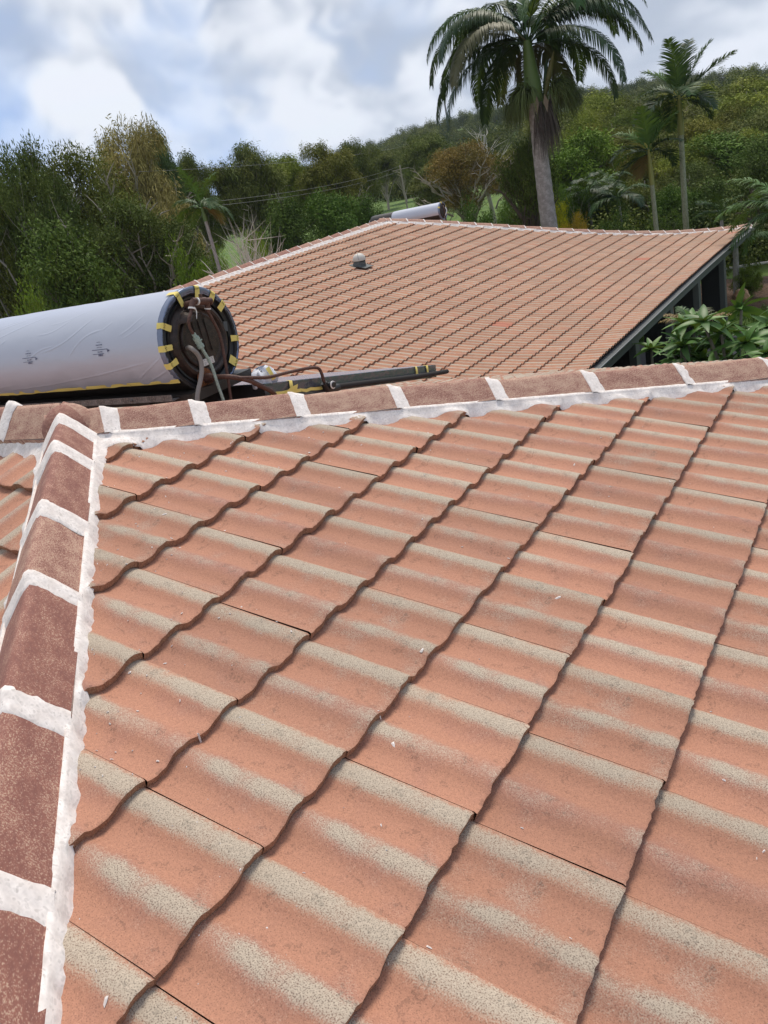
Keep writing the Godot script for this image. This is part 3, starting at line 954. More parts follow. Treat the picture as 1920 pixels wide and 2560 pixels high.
	nut.tube([Vector3(x0 + 0.01, -0.018, -0.943), Vector3(x0 + 0.045, -0.018, -0.943), Vector3(x0 + 0.046, -0.018, -0.943), Vector3(x0 + 0.07, -0.02, -0.945)], [0.026, 0.026, 0.020, 0.020], 6)
	part("outlet_nut", nut, M.rust_brown, t)
	pipe("return_pipe", t, [Vector3(-0.10, -0.018, -0.944), Vector3(-0.05, -0.018, -0.946), Vector3(0.0, -0.024, -0.958), Vector3(0.03, -0.047, -1.0), Vector3(0.045, -0.08, -1.055), Vector3(0.05, -0.125, -1.115), Vector3(0.045, -0.17, -1.18), Vector3(0.03, -0.20, -1.22)], 0.0125, M.rust_brown, 11)
	pipe("riser_pipe", t, [Vector3(0.03, -0.040, -0.985), Vector3(0.05, -0.062, -1.06), Vector3(0.05, -0.095, -1.178), Vector3(0.05, -0.116, -1.333), Vector3(0.05, -0.140, -1.496), Vector3(0.05, -0.158, -1.578), Vector3(0.05, -0.176, -1.615), Vector3(0.05, -0.21, -1.628), Vector3(0.05, -0.25, -1.632), Vector3(0.048, -0.285, -1.64)], 0.0092, M.rust_brown)
	# stand
	var rail := Geo.new()
	rail.box(Transform3D(Basis(), Vector3(-0.925, -0.052, -0.722)), Vector3(1.48, 0.032, 0.004))
	rail.box(Transform3D(Basis(), Vector3(-0.925, -0.066, -0.745)), Vector3(1.48, 0.004, 0.045))
	var ro := part("support_rail", rail, M.galvanised, t)
	for xx in [-1.42, -0.48]:
		var bolt := Geo.new()
		bolt.tube([Vector3(xx, -0.050, -0.723), Vector3(xx, -0.050, -0.712)], [0.008], 6)
		bolt.tube([Vector3(xx, -0.050, -0.713), Vector3(xx, -0.050, -0.703)], [0.004], 6)
		part("bolt", bolt, M.galvanised, ro)
	var cradle := Geo.new()
	cradle.box(Transform3D(Basis(), Vector3(-1.05, -0.075, -1.0)), Vector3(1.9, 0.045, 0.46))
	part("cradle", cradle, M.dark_tank, t)
	for xx in [-1.5, -0.4]:
		for zz in [-0.76, -1.24]:
			var leg := Geo.new()
			var bottom: float = zz * TB + 0.03
			leg.box(Transform3D(Basis(), Vector3(xx, (bottom - 0.07) * 0.5, zz)), Vector3(0.05, -0.07 - bottom, 0.05))
			part("stand_leg", leg, M.dark_tank, t)
	for p in [Vector3(-1.24, 0, 0), Vector3(-0.626, 0, 0)]:
		var th := deg_to_rad(79.0)
		var nn := Vector3(0, cos(th), sin(th))
		film_print(Vector3(p.x, C.y, C.z) + nn * 0.2665, Vector3(0, sin(th), -cos(th)), Vector3.RIGHT, nn, fo)

func collector():
	var r := RandomNumberGenerator.new(); r.seed = 19
	var t := thing("solar_collector", "flat black solar collector panel wrapped in clear film with yellow tape along its lower edge", "solar panel")
	var a := Vector3(0.0, -0.133, -1.19)
	var b := Vector3(0.0, -0.543, -3.0)
	var d := (b - a).normalized()
	var up := Vector3.RIGHT.cross(-d).normalized()
	if up.y < 0: up = -up
	var x := Transform3D(Basis(Vector3.RIGHT, up, Vector3.RIGHT.cross(up)), (a + b) * 0.5 - up * 0.0425 + Vector3(-0.51, 0, 0))
	var L := a.distance_to(b)
	var g := Geo.new()
	g.box(x, Vector3(1.02, 0.085, L))
	part("panel_frame", g, M.black_gloss, t)
	var glass := Geo.new()
	glass.box(x * Transform3D(Basis(), Vector3(0, 0.0435, 0)), Vector3(1.0, 0.004, L - 0.02))
	part("film_covered_glass", glass, M.film_blue, t)
	# clear film over the side, puckered
	var side := Geo.new()
	var rows := []
	for e in 7:
		var row := []
		for k in 90:
			var q := k / 89.0
			var n0 := jag.get_noise_2d(q * 40.0, e * 2.0)
			row.append(a + d * (L * q) - up * (e * 0.0142 - 0.003) + Vector3(0.004 + 0.0035 * n0 + (0.004 * absf(n0) if e == 6 else 0.0), 0, 0))
		rows.append(row)
	side.grid(rows, Vector3.RIGHT)
	part("side_film", side, M.clear_film, t)
	for i in 7:
		var pts := []
		for k in 7:
			var q := (i * 6.0 + k) / 42.0 * 0.97 + 0.02
			pts.append(a + d * (L * q) - up * (0.058 + 0.007 * jag.get_noise_2d(q * 9.0, 3.0)) + Vector3(0.012 + 0.003 * jag.get_noise_2d(q * 30.0, 8.0), 0, 0))
		tape_strip(t, pts, up, 0.017, r, "edge_tape")
	for q in [0.115, 0.845, 0.925]:
		var p: Vector3 = a + d * (L * q)
		tape_strip(t, [p + Vector3(-0.02, 0, 0) + up * 0.006, p + Vector3(0.008, 0.004, 0), p + Vector3(0.011, 0, 0) - up * 0.03, p + Vector3(0.012, 0, 0) - up * 0.075], d, 0.028, r)
	var k0 := a + d * (L * 0.10) + Vector3(0.018, 0, 0)
	tape_strip(t, [k0 - d * 0.05 - up * 0.075, k0 - up * 0.05, k0 + d * 0.07 - up * 0.035], (up + d * 0.4).normalized(), 0.034, r)
	tape_strip(t, [k0 - d * 0.06 - up * 0.085, k0 - d * 0.02 - up * 0.065, k0 + d * 0.05 - up * 0.07], up, 0.04, r)
	# lagged header pipe and its elbow
	pipe("lagged_pipe", t, [Vector3(0.05, -0.318, -1.74), Vector3(0.055, -0.345, -1.86), Vector3(0.06, -0.418, -2.181), Vector3(0.06, -0.505, -2.56), Vector3(0.06, -0.587, -2.947), Vector3(0.06, -0.605, -3.04)], 0.016, M.black_foam, 12)
	var el := Geo.new()
	el.tube([Vector3(0.048, -0.262, -1.632), Vector3(0.048, -0.30, -1.645), Vector3(0.05, -0.318, -1.68), Vector3(0.05, -0.325, -1.75)], [0.020, 0.024, 0.024, 0.022], 12)
	el.tube([Vector3(0.03, -0.292, -1.66), Vector3(0.085, -0.285, -1.66)], [0.02], 12)
	var eo := part("tee_fitting", el, M.black_gloss, t)
	var wr := Geo.new()
	wr.tube([Vector3(0.084, -0.285, -1.66), Vector3(0.089, -0.285, -1.66)], [0.023], 14)
	part("white_ring", wr, M.white_plastic, eo)
	var kn := Geo.new()
	kn.tube([Vector3(0.089, -0.285, -1.66), Vector3(0.097, -0.285, -1.66)], [0.016], 10)
	part("cap_screw", kn, M.black_gloss, eo)
	# bunched end of the film by the tank
	var bag := Geo.new()
	var br := []
	for e in 9:
		var ring := []
		for k in 19:
			var th := TAU * k / 18.0
			var ph := PI * e / 8.0
			var dirv := Vector3(cos(th) * sin(ph), cos(ph), sin(th) * sin(ph))
			var nn := 1.0 + 0.5 * jag.get_noise_3d(dirv.x * 0.06, dirv.y * 0.02, dirv.z * 0.06) + 0.16 * sin(k * 2.6 + e * 0.7)
			ring.append(Vector3(-0.06, -0.125, -1.26) + dirv * Vector3(0.05, 0.06, 0.075) * nn)
		br.append(ring)
	bag.grid(br, Vector3.UP, [], Vector3(-0.04, -0.085, -1.285))
	part("bunched_film", bag, M.milky_film, t)
	tape_strip(t, [Vector3(0.0, -0.06, -1.25), Vector3(0.012, -0.095, -1.255), Vector3(0.012, -0.13, -1.265)], Vector3(0, 0.2, -1), 0.03, r)
	for zz in [-1.5, -2.7]:
		var lg := Geo.new()
		lg.box(Transform3D(Basis(), Vector3(-0.5, zz * 0.24 + 0.02 - 0.05, zz)), Vector3(1.06, 0.04, 0.04))
		part("mounting_bar", lg, M.galvanised, t)

func far_heater():
	var r := RandomNumberGenerator.new(); r.seed = 29
	var C := Vector3(-7.88, -0.14, -18.4)
	var t := thing("solar_water_heater", "small film wrapped hot water tank beyond the ridge of the rear roof", "water heater")
	var R := 0.225
	var body := Geo.new()
	body.lathe([Vector2(0.0, -2.3), Vector2(R * 0.7, -2.29), Vector2(R * 0.95, -2.23), Vector2(R, -2.15), Vector2(R, 0.0)], along_x(C.x, C.y, C.z), 40)
	part("tank_body", body, M.dark_tank, t)
	var film := Geo.new()
	var rows := []
	for i in 25:
		var row := []
		var a := 2.33 * i / 24.0
		for k in 33:
			var th := deg_to_rad(lerpf(-112.0, 108.0, k / 32.0))
			var rr := R + 0.006
			if a > 1.2: rr *= 1.0 - 0.45 * pow((a - 1.2) / 1.13, 2.2)
			row.append(C + Vector3(-a, cos(th) * rr, sin(th) * rr))
		rows.append(row)
	film.grid(rows, Vector3.UP, [], C + Vector3(-1.0, 0, 0))
	part("film_wrap", film, M.film, t)
	var rim := Geo.new()
	rim.lathe([Vector2(R + 0.007, -0.03), Vector2(R + 0.009, 0.0), Vector2(R, 0.012), Vector2(R * 0.86, 0.008)], along_x(C.x, C.y, C.z), 36)
	part("film_edge", rim, M.film_dark, t)
	var pl := Geo.new()
	pl.lathe([Vector2(R * 0.9, 0.002), Vector2(R * 0.8, -0.01), Vector2(R * 0.6, 0.012), Vector2(0.0, 0.016)], along_x(C.x, C.y, C.z), 36)
	part("end_plate", pl, M.rusty_plate, t)
	pipe("copper_pipe", t, [C + Vector3(0.03, 0.13, 0.0), C + Vector3(0.07, 0.05, 0.06), C + Vector3(0.06, -0.1, 0.04), C + Vector3(0.05, -0.3, 0.0)], 0.014, M.rust_brown)
	pipe("white_hose", t, [C + Vector3(0.03, 0.08, -0.1), C + Vector3(0.07, -0.02, -0.08), C + Vector3(0.03, -0.16, 0.02)], 0.014, M.white_plastic)
	for th in [60.0, -60.0, -110.0, 10.0]:
		var a := deg_to_rad(th)
		var o := Vector3(0, cos(a), sin(a))
		tape_strip(t, [C + o * (R + 0.012) + Vector3(-0.03, 0, 0), C + o * (R + 0.014) + Vector3(0.003, 0, 0), C + o * R + Vector3(0.016, 0, 0), C + o * (R * 0.82) + Vector3(0.012, 0, 0)], o.cross(Vector3.RIGHT), 0.045, r)
	for xx in [-1.8, -0.3]:
		var leg := Geo.new()
		var y0 := -0.64 - C.y
		leg.box(Transform3D(Basis(), C + Vector3(xx, (y0 - R) * 0.5, 0)), Vector3(0.08, -R - y0 + 0.12, 0.4))
		part("stand_leg", leg, M.dark_tank, t)

# ---------------------------------------------------------------- land and plants
const HILL := Vector2(-129.48, -300.36)
func land(x: float, z: float) -> float:
	var d := Vector2(x - CAM.x, z - CAM.z).length()
	var q := Vector2(x, z).distance_to(HILL)
	return -4.75 + 3.8 * smoothstep(36.0, 90.0, d) + 17.0 * exp(-pow(q / 105.0, 2.0))

func ground():
	var g := Geo.new()
	var rows := []
	var rad := [0.5, 4, 8, 12, 16, 20, 24, 28, 32, 36, 40, 46, 52, 60, 70, 80, 92, 106, 130, 160, 200, 240, 280, 320, 360, 400, 460, 540, 700, 1000, 1600, 2600]
	for e in rad:
		var ring := []
		for k in 145:
			var a := TAU * k / 144.0
			var x = CAM.x + cos(a) * e
			var z = CAM.z + sin(a) * e
			ring.append(Vector3(x, land(x, z) + (0.05 * jag.get_noise_2d(x * 0.02, z * 0.02) if e > 9 else 0.0), z))
		rows.append(ring)
	g.grid(rows, Vector3.UP)
	var o := part("ground", g, M.grass, self)
	tag(o, "green lawn and rough grass rolling up towards the wooded hill", "ground", "", "structure")
	# bare garden bank on the far side of the lawn
	var b := Geo.new()
	var br := []
	var c := Vector3(-1.85, -4.28, -26.17)
	for i in 25:
		var row := []
		for k in 21:
			var u := i / 24.0 * 2.0 - 1.0
			var w := k / 20.0 * 2.0 - 1.0
			var h := maxf(0.0, 1.0 - u * u) * maxf(0.0, 1.0 - w * w)
			var p := c + Vector3(u * 8.5, 0, w * 2.6 - u * 0.3)
			row.append(Vector3(p.x, -4.85 + 0.42 * sqrt(h) + 0.18 * jag.get_noise_2d(p.x * 0.05, p.z * 0.05), p.z))
		br.append(row)
	b.grid(br, Vector3.UP)
	tag(part("garden_bank", b, M.dirt, self), "bare brown earth bank scattered with litter beyond the right hand lawn", "bank", "", "structure")

func sprig(kind: String, sd: int) -> ArrayMesh:
	var r := RandomNumberGenerator.new(); r.seed = sd
	var g := Geo.new()
	var n: int = {"broad": 26, "narrow": 34, "glossy": 22, "fine": 40, "mass": 46}[kind]
	var L: float = {"broad": 0.15, "narrow": 0.23, "glossy": 0.20, "fine": 0.16, "mass": 0.13}[kind]
	var Wd: float = {"broad": 0.062, "narrow": 0.046, "glossy": 0.075, "fine": 0.048, "mass": 0.075}[kind]
	var droop: float = {"broad": 0.25, "narrow": 0.95, "glossy": 0.35, "fine": 0.1, "mass": 0.3}[kind]
	for k in n:
		var d := Vector3(r.randfn(), r.randfn() * 0.8, r.randfn()).normalized()
		var p := d * 0.42 * pow(r.randf(), 0.45)
		var dirv := (d * 0.8 + Vector3(r.randfn(), r.randfn() + 0.2, r.randfn()) * 0.5 - Vector3.UP * droop * 1.3).normalized()
		var s := dirv.cross(Vector3(r.randfn(), r.randfn() + 1.2, r.randfn())).normalized()
		var l := L * r.randf_range(0.7, 1.25)
		var w := Wd * r.randf_range(0.75, 1.2)
		var nn := s.cross(dirv)
		if nn.y < 0: nn = -nn
		var m := p + dirv * l * 0.45
		g.face([p, m + s * w * 0.5 - nn * w * 0.12, p + dirv * l - Vector3.UP * l * 0.12, m - s * w * 0.5 - nn * w * 0.12], nn)
	return mesh_of([[g, M.leaf]])

func scatter(m: Mesh, xs: Array, cs: Array) -> MultiMeshInstance3D:
	var mm := MultiMesh.new()
	mm.transform_format = MultiMesh.TRANSFORM_3D
	mm.use_colors = true
	mm.mesh = m
	mm.instance_count = xs.size()
	for i in xs.size():
		mm.set_instance_transform(i, xs[i])
		mm.set_instance_color(i, cs[i])
	var o := MultiMeshInstance3D.new()
	o.multimesh = mm
	return o

func turned(r: RandomNumberGenerator, p: Vector3, s: float) -> Transform3D:
	var b := Basis(Vector3(r.randfn() * 0.35, 1, r.randfn() * 0.35).normalized(), r.randf() * TAU).scaled(Vector3.ONE * s)
	return Transform3D(b, p)

# a tree ten metres tall with a crown of clumps on real limbs; copies are scaled to their place
func tree_model(P: Dictionary) -> Node3D:
	var r := RandomNumberGenerator.new(); r.seed = P.sd
	var root := Node3D.new()
	var wood := Geo.new()
	var R: float = P.r
	var y0: float = P.h0 * 10.0
	var yc := (y0 + 10.0) * 0.5
	var ry := (10.0 - y0) * 0.5
	var lean := Vector3(r.randf_range(-0.5, 0.5), 0, r.randf_range(-0.5, 0.5))
	var trunk := []
	var tr := []
	for k in 9:
		var q := k / 8.0
		trunk.append(Vector3(lean.x * q + 0.18 * sin(q * 5.0 + P.sd), 8.3 * q, lean.z * q + 0.16 * cos(q * 4.0 + P.sd)) - Vector3(0.18 * sin(float(P.sd)), 0, 0.16 * cos(float(P.sd))))
		tr.append(P.tr * (1.0 - 0.82 * q))
	trunk[0].y = -0.6
	wood.tube(trunk, tr, 8, false)
	var xs := []
	var cs := []
	var lob := noise(0.9, P.sd, 2)
	for c in P.clumps:
		var d := Vector3(r.randfn(), r.randfn(), r.randfn()).normalized()
		var m := 0.78 + 0.5 * lob.get_noise_3d(d.x * 1.6, d.y * 1.6, d.z * 1.6)
		m = minf(m, 1.05 - 0.25 * maxf(d.y, 0.0))
		var q := pow(r.randf(), 0.42) * m
		var at := Vector3(d.x * R * q, yc + d.y * ry * q, d.z * R * q)
		if at.y < y0: at.y = y0 + r.randf() * 0.8
		var th := clampf((at.y - 2.5 - Vector2(at.x, at.z).length() * 0.5) / 8.3, 0.12, 0.92)
		var fi := th * 8.0
		var a: Vector3 = trunk[int(fi)].lerp(trunk[mini(int(fi) + 1, 8)], fi - int(fi))
		var mid := a.lerp(at, 0.5) + Vector3(r.randfn() * 0.25, 0.35 + r.randf() * 0.3, r.randfn() * 0.25)
		var path := []
		for k in 7:
			var t := k / 6.0
			path.append(a.lerp(mid, t).lerp(mid.lerp(at, t), t) + Vector3(r.randfn(), r.randfn(), r.randfn()) * 0.05)
		var lr: float = P.tr * lerpf(0.42, 0.2, th)
		wood.tube(path, [lr, lr * 0.8, lr * 0.65, lr * 0.5, lr * 0.36, lr * 0.24, lr * 0.12], 5, false)
		for k in 3:
			var e = at + Vector3(r.randfn(), r.randfn() * 0.6 + 0.2, r.randfn()) * P.cr * 0.7
			wood.tube([path[4], path[4].lerp(e, 0.5) + Vector3(r.randfn(), r.randfn(), r.randfn()) * 0.08, e], [lr * 0.3, lr * 0.2, lr * 0.05], 4, false)
		var tint := r.randf()
		var cr: float = P.cr * r.randf_range(0.7, 1.25)
		for k in P.per:
			var dd := Vector3(r.randfn(), r.randfn(), r.randfn()).normalized() * pow(r.randf(), 0.5)
			var p := at + Vector3(dd.x, dd.y * 0.62 + 0.1, dd.z) * cr
			if P.kind == "narrow": p.y -= 0.35 * r.randf() * Vector2(dd.x, dd.z).length()
			xs.append(turned(r, p, r.randf_range(0.75, 1.2) * P.size))
			var v := r.randf_range(0.7, 1.3)
			var col: Color = P.a.lerp(P.b, clampf(tint * 0.6 + r.randf() * 0.5, 0.0, 1.0))
			cs.append(Color(col.r * v, col.g * v, col.b * v))
	for k in P.bare:
		# leafless pale limbs that show through the foliage
		var ang := r.randf() * TAU
		var y := lerpf(y0, 6.0, r.randf())
		var a := Vector3(cos(ang), 0, sin(ang)) * R * r.randf_range(0.35, 0.72) + Vector3(0, y, 0)
		var d := Vector3(cos(ang) * 0.6 + r.randfn() * 0.3, 1.0, sin(ang) * 0.6 + r.randfn() * 0.3).normalized()
		var e := a + d * r.randf_range(1.2, 2.6) + Vector3(cos(ang), 0, sin(ang)) * 0.6
		var w := [a, a.lerp(e, 0.35) + Vector3(r.randfn(), 0, r.randfn()) * 0.15, a.lerp(e, 0.7) + Vector3(r.randfn(), 0, r.randfn()) * 0.12, e]
		var lr: float = P.tr * r.randf_range(0.26, 0.46)
		wood.tube(w, [lr, lr * 0.8, lr * 0.5, lr * 0.15], 5, false)
		for q in 5:
			var s: Vector3 = w[1 + q % 2].lerp(w[2 + q % 2], r.randf())
			var f := s + (d + Vector3(r.randfn(), r.randfn() * 0.4, r.randfn()) * 0.9).normalized() * r.randf_range(0.5, 1.3)
			wood.tube([s, s.lerp(f, 0.5) + Vector3(r.randfn(), r.randfn(), r.randfn()) * 0.08, f], [lr * 0.45, lr * 0.3, lr * 0.08], 4, false)
	var top := []
	for x in xs: top.append(x.origin.y)
	top.sort()
	root.set_meta("top", top[int(top.size() * 0.992)] + 0.3 if top.size() else 10.0)
	part("trunk", wood, M[P.bark], root)
	if xs.size():
		var o := scatter(sprig(P.kind, P.sd), xs, cs)
		o.name = "crown"
		o.set_meta("kind", "stuff")
		root.add_child(o, true)
	return root

var models := {}
func plant(called: String, model: String, at: Vector3, height: float, width: float, tint: String, label: String, category: String, group := ""):
	var src: Node3D = models[model]
	var o: Node3D = src.duplicate()
	height *= 10.0 / src.get_meta("top")
	o.remove_meta("top")
	o.name = numbered(called)
	add_child(o, true)
	o.position = at
	o.scale = Vector3(width, height / 10.0, width)
	o.rotation.y = fposmod(at.x * 12.9898 + at.z * 78.233, TAU)
	for c in o.get_children():
		if c is MultiMeshInstance3D and tint != "": c.material_override = M["leaf_" + tint]
	tag(o, label, category, group)

# ---------------------------------------------------------------- palms
func frond(L: float, droop: float, el: float, pairs: int, leaf: float, hang: float, sd: int, width := 0.035) -> Geo:
	# feather leaf that leaves the origin along +x at the angle el and bends down
	var r := RandomNumberGenerator.new(); r.seed = sd
	var g := Geo.new()
	var path := []
	var tang := []
	var p := Vector3.ZERO
	var n := 24
	var side_bend := r.randfn() * 0.12
	for k in n + 1:
		var t := float(k) / n
		var a := el - droop * pow(t, 1.25)
		var d := Vector3(cos(a), sin(a), side_bend * t).normalized()
		path.append(p); tang.append(d)
		p += d * L / n
	var rad := []
	for k in n + 1: rad.append(lerpf(0.024, 0.004, float(k) / n) * (0.5 + L * 0.14))
	g.tube(path, rad, 5, false)
	for k in pairs:
		var t := lerpf(0.16, 0.995, float(k) / (pairs - 1))
		var fi := t * n
		var i := mini(int(fi), n - 1)
		var q: Vector3 = path[i].lerp(path[i + 1], fi - i)
		var d: Vector3 = tang[i]
		var l := leaf * (sin(PI * pow(t, 0.75)) * 0.75 + 0.28) * r.randf_range(0.85, 1.12)
		for sg in [-1.0, 1.0]:
			var out := Vector3(0, 0, sg)
			var upn = out.cross(d).normalized() * sg
			if upn.y < 0.0: upn = -upn
			var dirv = (out * r.randf_range(0.75, 1.0) + d * lerpf(0.9, 0.55, t) + upn * r.randf_range(-0.12, 0.55) * (1.0 - hang * 0.6)).normalized()
			var w := width * r.randf_range(0.8, 1.15)
			var wv := d.cross(dirv).cross(dirv).normalized()
			var a := q
			var rows := [[], []]
			var dd = dirv
			for s in 4:
				var f: float = [0.55, 1.0, 0.7, 0.06][s]
				rows[0].append(a + wv * w * 0.5 * f); rows[1].append(a - wv * w * 0.5 * f)
				a += dd * l / 3.0
				dd = (dd + Vector3.DOWN * hang * r.randf_range(0.6, 1.1)).normalized()
			var nn = dirv.cross(wv)
			if nn.y < 0: nn = -nn
			g.grid(rows, nn)
	return g

func palm(called: String, label: String, base: Vector3, top: Vector3, shaft: float, rad: float, specs: Array, L: float, leaf: float, m: Material, sd: int, group := "", trunk_mat := "palm_trunk", hang := 0.45) -> Node3D:
	var r := RandomNumberGenerator.new(); r.seed = sd
	var t := thing(called, label, "palm tree", base, group)
	var v := top - base
	var cut := v * (1.0 - shaft / maxf(v.length(), 0.01))
	var tg := Geo.new()
	var path := []
	var rr := []
	var n := 40
	for k in n + 1:
		var q := float(k) / n
		path.append(cut * q + Vector3(0.10 * sin(q * 3.0 + sd), 0, 0.08 * sin(q * 2.2)) * rad * 4.0 * (1.0 - q) * q)
		rr.append(rad * lerpf(1.15, 0.82, q) * (1.0 + (0.05 if k % 2 == 0 else 0.0)))
	tg.tube(path, rr, 14, false, 1.0)
	part("trunk", tg, M[trunk_mat], t)
	if shaft > 0.05:
		var sg := Geo.new()
		var sp := []
		for k in 7: sp.append(cut.lerp(v, k / 6.0))
		sg.tube(sp, [rad * 0.98, rad * 1.06, rad * 1.0, rad * 0.86, rad * 0.72, rad * 0.6, rad * 0.45], 14, false)
		part("crownshaft", sg, M.crownshaft, t)
	var k := 0
	for s in specs:
		# s: azimuth, start elevation, droop, length factor (degrees)
		var g := frond(L * s[3], deg_to_rad(s[2]), deg_to_rad(s[1]), int(clampf(34.0 * L, 40.0, 115.0)), leaf, hang, sd * 31 + k, 0.010 + leaf * (0.036 if L > 3.0 else 0.048))
		var o := part("frond", g, m if s.size() < 5 else M[s[4]], t)
		o.position = v - v.normalized() * r.randf_range(0.0, 0.12) * maxf(shaft, 0.3)
		o.rotation.y = -deg_to_rad(s[0])
		k += 1
	return t

func strands(g: Geo, at: Vector3, out: Vector3, spread: float, length: float, count: int, w: float, r: RandomNumberGenerator, fall := 0.55, loose := 0.55):
	# brush of drooping flower strands
	for k in count:
		var d := (out + Vector3(r.randfn(), r.randfn() * 0.7, r.randfn()) * loose).normalized()
		var p := at + Vector3(r.randfn(), r.randfn(), r.randfn()) * 0.1 * loose
		var rows := [[], []]
		var s := d.cross(Vector3(r.randfn(), r.randfn(), r.randfn())).normalized()
		var l := length * r.randf_range(0.5, 1.1)
		for q in 5:
			rows[0].append(p + s * w * (1.0 - q * 0.2)); rows[1].append(p - s * w * (1.0 - q * 0.2))
			p += d * l * 0.25 * (spread if q < 2 else 1.0)
			d = (d + Vector3.DOWN * fall).normalized()
		var nn := s.cross(out)
		g.grid(rows, nn if nn.y > 0 else -nn)

func leaf_blade(L: float, w: float, bend: float, sd: int) -> Geo:
	var r := RandomNumberGenerator.new(); r.seed = sd
	var g := Geo.new()
	var rows := [[], [], []]
	var n := 7
	for k in n + 1:
		var t := float(k) / n
		var ww := w * pow(sin(PI * clampf(pow(t, 0.8) * 0.94 + 0.05, 0.0, 1.0)), 0.8) * 0.5
		var y := -bend * t * t * L + 0.02 * sin(t * 6.0 + sd) * L
		rows[0].append(Vector3(t * L, y + ww * 0.35, -ww)); rows[1].append(Vector3(t * L, y, 0)); rows[2].append(Vector3(t * L, y + ww * 0.35, ww))
	g.grid(rows, Vector3.UP)
	return g

func frangipani(label: String, c: Vector3, spread: Vector3, whorls: int, sd: int, leaves := 12):
	var r := RandomNumberGenerator.new(); r.seed = sd
	var base := Vector3(c.x, land(c.x, c.z), c.z)
	var t := thing("frangipani_bush", label, "bush", base, "large leaved bushes by the patio")
	var blades := []
	for k in 4: blades.append(mesh_of([[leaf_blade(0.33 + 0.03 * k, 0.105 + 0.009 * k, 0.25 + 0.12 * k, sd + k), M["frangipani_" + str(k % 3)]]]))
	var wood := Geo.new()
	var ends := []
	for k in whorls:
		var e := Vector3(r.randf_range(-1, 1), 0, r.randf_range(-1, 1))
		e.y = r.randf_range(-0.5, 1.0) - 0.35 * e.length()
		ends.append(c - base + e * spread)
	for e in ends:
		var a := Vector3(e.x * 0.18, 0.3, e.z * 0.18)
		var b: Vector3 = a.lerp(e, 0.55) + Vector3(r.randfn() * 0.1, -0.1, r.randfn() * 0.1)
		wood.tube(smooth_path([a, a.lerp(b, 0.5) + Vector3(r.randfn(), 0, r.randfn()) * 0.08, b, e], 3), [0.045, 0.042, 0.04, 0.037, 0.034, 0.031, 0.028, 0.025, 0.022, 0.02], 6, false)
	wood.tube([Vector3(0, -0.2, 0), Vector3(0.03, 0.4, 0.02)], [0.10, 0.07], 8)
	part("stems", wood, M.frangipani_bark, t)
	for e in ends:
		var wn := Node3D.new()
		wn.name = "leaf_whorl"
		t.add_child(wn, true)
		wn.position = e
		wn.rotation = Vector3(r.randfn() * 0.25, r.randf() * TAU, r.randfn() * 0.25)
		for k in leaves:
			var o := MeshInstance3D.new()
			o.mesh = blades[r.randi_range(0, 3)]
			o.name = "leaf"
			wn.add_child(o, true)
			o.rotation = Vector3(r.randfn() * 0.12, TAU * (k * 0.382), lerpf(1.15, -0.1, float(k) / leaves) + r.randfn() * 0.12)
			o.scale = Vector3.ONE * r.randf_range(0.75, 1.12) * lerpf(0.65, 1.0, minf(1.0, k / 4.0))

func boulder(label: String, at: Vector3, s: Vector3, sd: int):
	var g := Geo.new()
	var nz := noise(0.8, sd, 4)
	var rows := []
	for i in 15:
		var row := []
		for k in 29:
			var ph := PI * i / 14.0
			var th := TAU * (k % 28) / 28.0
			var d := Vector3(sin(ph) * cos(th), cos(ph), sin(ph) * sin(th))
			var m := 1.0 + 0.45 * nz.get_noise_3d(d.x * 1.3, d.y * 1.3, d.z * 1.3)
			row.append(Vector3(d.x * s.x, d.y * s.y, d.z * s.z) * m)
		rows.append(row)
	g.grid(rows, Vector3.UP, [], Vector3.ZERO)
	var o := part("boulder", g, M.boulder, self)
	o.position = at
	tag(o, label, "rock")

func cable(label: String, a: Vector3, b: Vector3, drop: float, rad: float):
	var g := Geo.new()
	var p := []
	for k in 25:
		var t := k / 24.0
		p.append(a.lerp(b, t) - Vector3.UP * drop * 4.0 * t * (1.0 - t))
	g.tube(p, [rad], 5)
	tag(part("power_cable", g, M.cable, self), label, "cable")

